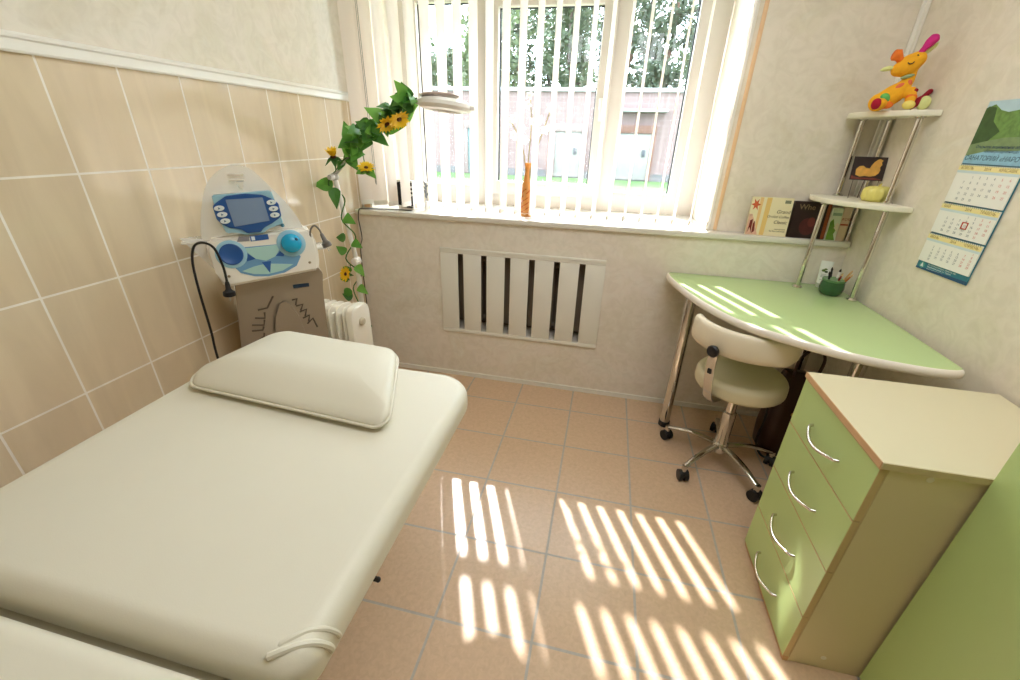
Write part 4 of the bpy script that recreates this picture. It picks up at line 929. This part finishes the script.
# picture header
cpoly('sky_print', [(0, .50), (Wd, .50), (Wd, .56), (0, .56)], .001, P('print_sky', 'B9D4DE', .35, noise=.12, scale=30), bk)
cpoly('tree_print', [(0, .44), (Wd, .44), (Wd, .528), (.19, .53), (.16, .536), (.13, .53), (.09, .525), (.06, .532), (.03, .55), (0, .54)], .0014, P('print_trees', '6A9048', .35, noise=.6, scale=70), bk)
cpoly('shade_print', [(0, .42), (.06, .44), (.09, .47), (.05, .50), (.04, .54), (.01, .545), (0, .54)], .0018, P('print_dark_trees', '3A5A2C', .35, noise=.5, scale=55), bk)
cpoly('lake_print', [(0, .385), (Wd, .385), (Wd, .455), (.12, .452), (.05, .44), (0, .43)], .0020, P('print_lake', '7C9466', .3, noise=.35, scale=40), bk)
cpoly('water_print', [(0, .372), (Wd, .372), (Wd, .418), (.15, .412), (.07, .41), (0, .395)], .0024, P('print_water', '8FC0D8', .3, noise=.25, scale=40), bk)
ctext('header_lettering', 'Открытое акционерное общество\n«Белагроздравница»', .0125, NAVY, bk, Wd / 2 + .012, .420, .0029, 'CENTER', .2)
ctext('header_lettering', 'САНАТОРИЙ «НАРОЧЬ»', .0205, NAVY, bk, Wd / 2 + .004, .383, .0029, 'CENTER', .2)
PAP = P('calendar_paper', 'F1F1EC', .6); YEL = P('calendar_yellow', 'EFE2A2', .6); PBL = P('calendar_pale_blue', 'CFE0E6', .6)
blocks = [(.245, .368, ('АПРЕЛЬ', '2014', 'КРАСАВIК'), 1, 30, 14), (.137, .240, ('МАЙ', '2014', 'ТРАВЕНЬ'), 3, 31, 18), (.030, .131, ('ИЮНЬ', '2014', 'ЧЭРВЕНЬ'), 6, 30, 22)]
for bi, (y0, y1, hd_, off, nd, wk) in enumerate(blocks):
    pg = cbox('month_block', .001, Wd - .001, y0, y1, .002, .006, PAP); zt = .0061
    cpoly('month_strip', [(.001, y1 - .018), (Wd - .001, y1 - .018), (Wd - .001, y1 - .002), (.001, y1 - .002)], zt, YEL, pg)
    cpoly('weekday_strip', [(.001, y1 - .026), (Wd - .001, y1 - .026), (Wd - .001, y1 - .018), (.001, y1 - .018)], zt, PBL, pg)
    for s, x, al in zip(hd_, (.012, Wd / 2, Wd - .012), ('LEFT', 'CENTER', 'RIGHT')): ctext('month_lettering', s, .013, INKO, pg, x, y1 - .0145, zt + .0005, al)
    rows = (off + nd + 6) // 7; rh = (y1 - y0 - .034) / max(rows, 5); cw = (Wd - .04) / 7
    for c in range(7):
        s = []
        for r_ in range(rows):
            d_ = r_ * 7 + c - off + 1
            if 1 <= d_ <= nd: ctext('day_numbers', str(d_), .0112, INKR if c > 4 else INKG, pg, .034 + cw * (c + .5), y1 - .026 - rh * (r_ + .85), zt + .0003, 'CENTER')
    b = BM()
    for k in range(28):
        x = .008 + k * (Wd - .016) / 27
        tube(b, [Mc @ Vector((x - Wd / 2, y1 - .004, .0065)), Mc @ Vector((x - Wd / 2, y1 + .001, .0082)), Mc @ Vector((x - Wd / 2, y1 + .004, .004))], .0007, 4)
    obj('spiral_binding', b, P('binding_metal', '8E9298', .3, .9), pg)
    if bi == 1:
        rh_ = rh; cx_, cy_ = .034 + cw * 3.5, y1 - .026 - rh * 2.85 + .0045
        b = BM()
        for a_, c_ in (((-.0125, -.0115), (.0125, -.0085)), ((-.0125, .0085), (.0125, .0115)), ((-.0125, -.0115), (-.0095, .0115)), ((.0095, -.0115), (.0125, .0115))):
            bbox(b, cx_ + a_[0] - Wd / 2, cx_ + c_[0] - Wd / 2, cy_ + a_[1], cy_ + c_[1], .006, .0082, .0004, 1, Mc)
        obj('date_marker', b, P('marker_red', 'C23A2E', .4), t)
ctext('footer_lettering', 'Республика Беларусь, Минская обл.\nМядельский район, к.п. Нарочь\nwww.narochsanatorium.by', .0075, P('ink_white', 'DDE8EA', .5), bk, .052, .021, .0012)
cpoly('footer_band', [(0, 0), (Wd, 0), (Wd, .012), (0, .006)], .0011, P('print_deep_blue', '1E4E78', .4), bk)
cpoly('emblem', ell(.026, .016, .013, .012, 20), .0012, P('emblem_teal', '4FA4A0', .4), bk); cpoly('emblem_mark', [(.018, .010), (.034, .010), (.026, .026)], .0018, P('ink_white', 'DDE8EA', .5), bk)

# ------------------------------------------------------------------ things on the sill behind the blind
t = thing('flower_vase', 'tall amber glass vase on the window sill behind the blind', 'vase', (1.012, .135, 1.0505))
b = BM(); lathe(b, [(.0, 0), (.030, 0), (.033, .006), (.035, .05), (.031, .12), (.022, .18), (.013, .225), (.012, .25), (.020, .285), (.017, .285), (.009, .25), (.010, .225), (.019, .18), (.028, .12), (.032, .05), (.030, .012), (0, .010)], 28)
for v in b.verts:
    a = 12 * v.co.z; v.co.xy = (v.co.x + .004 * math.sin(a * 2), v.co.y)
obj('vase_body', b, translucent('amber_glass', 'C08A48', .4, 'E2AC6A', .12), t)
b = BM(); rings = []
for k in range(5): tube(b, spline([((.0355 - .05 * max(0, z - .06)) * math.cos(25 * z + k * 1.26), (.0355 - .05 * max(0, z - .06)) * math.sin(25 * z + k * 1.26), .02 + z * .55) for z in [.0, .05, .10, .15, .2, .24]], 4), .003, 6)
obj('swirl_bands', b, P('amber_dark', 'A8521A', .2), t)
t = thing('orchid_flowers', 'white artificial orchid sprays standing in the amber vase', 'flowers', (1.012, .135, 1.065))
oo = Vector((1.012, .135, 1.065))
PETW = translucent('orchid_white', 'FBF6EE', .35, 'FFFFFF', .5); STM = P('orchid_stem', '8A7A3A', .6)
b = BM()
stems = [[(1.008, .135, 1.07), (1.0, .13, 1.30), (.97, .13, 1.44), (.915, .13, 1.53)], [(1.012, .135, 1.07), (1.012, .135, 1.32), (1.02, .14, 1.52), (1.008, .14, 1.66)], [(1.018, .135, 1.07), (1.03, .135, 1.33), (1.07, .14, 1.45), (1.12, .14, 1.60)]]
for s_ in stems: tube(b, [p - oo for p in spline(s_, 6)], .0028, 6)
obj('stems', b, STM, t)
for (x, z) in ((.905, 1.535), (.932, 1.555), (.972, 1.508), (.999, 1.617), (1.008, 1.662), (1.043, 1.594), (1.067, 1.548), (1.097, 1.501), (1.05, 1.476), (1.117, 1.604), (1.134, 1.512), (.923, 1.473), (.991, 1.45), (.955, 1.46), (1.03, 1.54)):
    b = BM(); c = Vector((x, .13 + rnd.uniform(-.015, .015), z)) - oo; d = Vector((rnd.uniform(-.4, .6), -1, rnd.uniform(-.3, .4))).normalized(); Mq = d.to_track_quat('Z', 'Y').to_matrix()
    for k in range(5):
        a = 2 * math.pi * k / 5 + rnd.uniform(-.15, .15); leaf(b, c, Mq @ Vector((math.cos(a), math.sin(a), .25)), d, .026, .026)
    ball(b, c + d * .004, .005, 8); obj('blossom', b, PETW, t)
t = thing('patterned_box', 'black and white patterned carton on the sill behind the left slats', 'box', (.285, .125, 1.0505), R(-15))
b = BM(); bbox(b, -.060, .056, -.025, .025, 0, .165, .002, 1); q = obj('carton', b, P('carton_white', 'F0ECE8', .5), t)
BK = P('ink_black', '1E1C20', .5)
for pts in ([(-.058, .02), (-.058, .15), (-.02, .16), (-.012, .11), (-.03, .09), (-.01, .06), (-.022, .02)], [(.005, .01), (.02, .07), (.055, .08), (.055, .01)], [(.004, .09), (.055, .09), (.055, .102), (.004, .102)], [(.004, .112), (.055, .112), (.055, .124), (.004, .124)], [(.008, .135), (.055, .135), (.055, .155), (.008, .155)]):
    b = BM(); prism(b, pts, -.0262, -.0252); obj('print', b, BK, q, smooth=False)
t = thing('sprig_ornament', 'small grey sprig ornament on the sill beside the patterned carton', 'ornament', (.405, .13, 1.0505))
b = BM(); lathe(b, [(0, 0), (.018, 0), (.020, .01), (.014, .035), (.010, .05), (.0, .05)], 16); obj('holder', b, P('ornament_white', 'E2E0E0', .3), t)
b = BM(); tube(b, [(0, 0, .05), (-.004, 0, .11), (-.01, 0, .15)], .002, 6)
for k in range(7): leaf(b, Vector((-.003, 0, .07 + .012 * k)), (rnd.uniform(-1, 1), rnd.uniform(-.6, .2), .6), (0, -1, .3), .028, .014)
obj('sprig', b, P('sprig_dark', '6A6E76', .5), t)
t = thing('black_cable', 'thin black cable running off the left end of the sill', 'cable', (.10, -.03, 1.0505))
b = BM(); q0 = Vector((.10, -.03, 1.0505)); tube(b, [p - q0 for p in spline([(.34, .05, 1.0535), (.22, .045, 1.0535), (.13, .03, 1.0535), (.06, .0, 1.0540), (.035, -.022, 1.052), (.028, -.030, 1.0), (.032, -.030, .95), (.034, -.028, .88), (.012, -.024, .80), (.006, -.020, .5), (.006, -.018, .1)], 6)], .0028, 7); obj('cable', b, BLACKP, t)

# ------------------------------------------------------------------ outside
b = BM(); box(b, -60, 60, .7, 80, -.5, -.3); struct('ground', b, P('lawn_soil', '4A6234', .9, noise=.3, scale=2))
b = BM(); box(b, -40, 40, 8, 13.6, -.32, .24); tag(obj('lawn', b, P('lawn_green', '34541F', .9, noise=.35, scale=3), smooth=False), 'strip of bright green lawn in front of the pink building outside', 'grass', kind='stuff')
BK_ = tiles('pink_brick', (0, 2), (0, 0), .5, .16, .012, '6C5A57', '685653', '726360', .8, .1)
t = thing('garage_building', 'long low pink brick building with pale doors seen through the window', 'building', (0, 14, -.3))
b = BM(); box(b, -25, 25, 0, 6, 0, 3.2); obj('wall', b, BK_, t)
b = BM(); bbox(b, -25.2, 25.2, -.12, 6.2, 3.2, 3.31, .02); obj('roof_coping', b, P('coping_white', '9C9C9C', .6), t)
b = BM(); box(b, -25, 25, -.06, 0, 0, .75); obj('plinth', b, P('plinth_grey', '505050', .8), t)
def gdoor(x0, x1, h, m, fm):
    b = BM(); bbox(b, x0, x1, -.10, .02, .55, h, .01); d_ = obj('door', b, m, t)
    b = BM(); bbox(b, x0 - .14, x0, -.14, .02, .55, h + .22, .01); bbox(b, x1, x1 + .14, -.14, .02, .55, h + .22, .01); bbox(b, x0 - .14, x1 + .14, -.16, .02, h, h + .24, .01); obj('door_frame', b, fm, d_)
    b = BM(); bbox(b, x1 - .25, x1 - .15, -.16, -.08, 1.3, 1.5, .01); obj('door_handle', b, GASK, d_)
gdoor(1.55, 2.65, 2.0, P('door_pale', '72706A', .6), P('door_frame_brown', '5A3E32', .7)); gdoor(-3.75, -3.0, 2.03, P('door_aqua', '526868', .6), P('door_frame_grey', '6E605C', .7))
gdoor(-.55, .35, 2.0, P('door_pale', '72706A', .6), P('door_frame_grey', '6E605C', .7))
b = BM(); bbox(b, 1.4, 3.0, -.5, .02, 2.62, 2.70, .01); obj('door_canopy', b, P('coping_white', '9C9C9C', .6), t)
FOL = [translucent('pine_foliage', '3A4630', .15, '56683E', .6), translucent('birch_foliage', '445032', .18, '64784A', .6), translucent('dark_pine_foliage', '303C28', .15, '4A5A38', .6)]
BARK = P('pine_bark', '5A4032', .9, noise=.3, scale=6, bump=.4); BARK2 = P('dark_bark', '3A3028', .9, noise=.3, scale=6, bump=.4)
def tree(name, label, x, y, h, crown, kind, seed, base=.0, tr=.17):
    rr = random.Random(seed); t = thing(name, label, 'tree', (x, y, -.3), 0, 'trees behind the pink building')
    b = BM(); pts = [(rr.uniform(-.12, .12) * k, rr.uniform(-.1, .1) * k, h * k / 6) for k in range(7)]; tube(b, pts, [tr * (1 - .11 * k) for k in range(7)], 10); obj('trunk', b, BARK if kind == 0 else BARK2, t)
    b = BM(); c0_ = [Vector(p) for p in pts]
    for k in range(rr.randint(6, 9)):
        z = base + (h - base) * (k + 1) / 10; p0 = c0_[min(6, int(z / h * 6))].copy(); p0.z = z; a = rr.uniform(0, 6.28); L_ = crown * rr.uniform(.5, .9)
        tube(b, [p0, p0 + Vector((math.cos(a), math.sin(a), .25)) * L_ * .6, p0 + Vector((math.cos(a), math.sin(a), .35)) * L_], [.05, .035, .01], 6)
    obj('branches', b, BARK2, t)
    b = BM(); nclu = 110
    for _ in range(nclu):
        z = rr.uniform(base, h); k = (z - base) / (h - base); rad = crown * (math.sin(math.pi * min(.98, k * .85 + .12)) ** .6) * rr.uniform(.2, 1)
        a = rr.uniform(0, 6.28); c = Vector((rad * math.cos(a), rad * math.sin(a), z)); cr = rr.uniform(.35, .7)
        for _ in range(42):
            d = Vector((rr.gauss(0, 1), rr.gauss(0, 1), rr.gauss(0, .7))) * cr * .5; u = Vector((rr.uniform(-1, 1), rr.uniform(-1, 1), rr.uniform(-1, 1))).normalized(); v = u.orthogonal().normalized(); s_ = rr.uniform(.09, .19)
            q = [b.verts.new(c + d + u * s_), b.verts.new(c + d + v * s_ * .6), b.verts.new(c + d - u * s_), b.verts.new(c + d - v * s_ * .6)]; b.faces.new(q)
    obj('foliage', b, FOL[1 if kind == 1 else (0 if seed % 2 else 2)], t)
spec = []
for row, (y, n, x0, dx) in enumerate(((23, 5, -9.6, 4.3), (29, 5, -9.4, 4.5), (35, 5, -12.4, 4.8))):
    for i in range(n):
        x = x0 + dx * i + (0, 1.9, 1.0)[row]; far = max(0, min(1, (x + 9) / 6))
        spec.append((x, y, (6.2 + 5.5 * far) * (1 + .12 * row), 2.0, (i + row) % 3, row * 5 + i))
where = ('in the front row', 'in the second row', 'in the back row'); place = ('far left', 'second from the left', 'at the middle', 'second from the right', 'far right')
for x, y, h, c, k, s in spec:
    c *= .84
    tree('pine_tree' if k == 0 else 'leafy_tree', ('reddish trunked pine', 'light green leafy tree', 'dark green leafy tree')[k] + ' ' + where[s // 5] + ' behind the pink building, ' + place[s % 5], x, y, h, c, k, s + 1, 2.4)
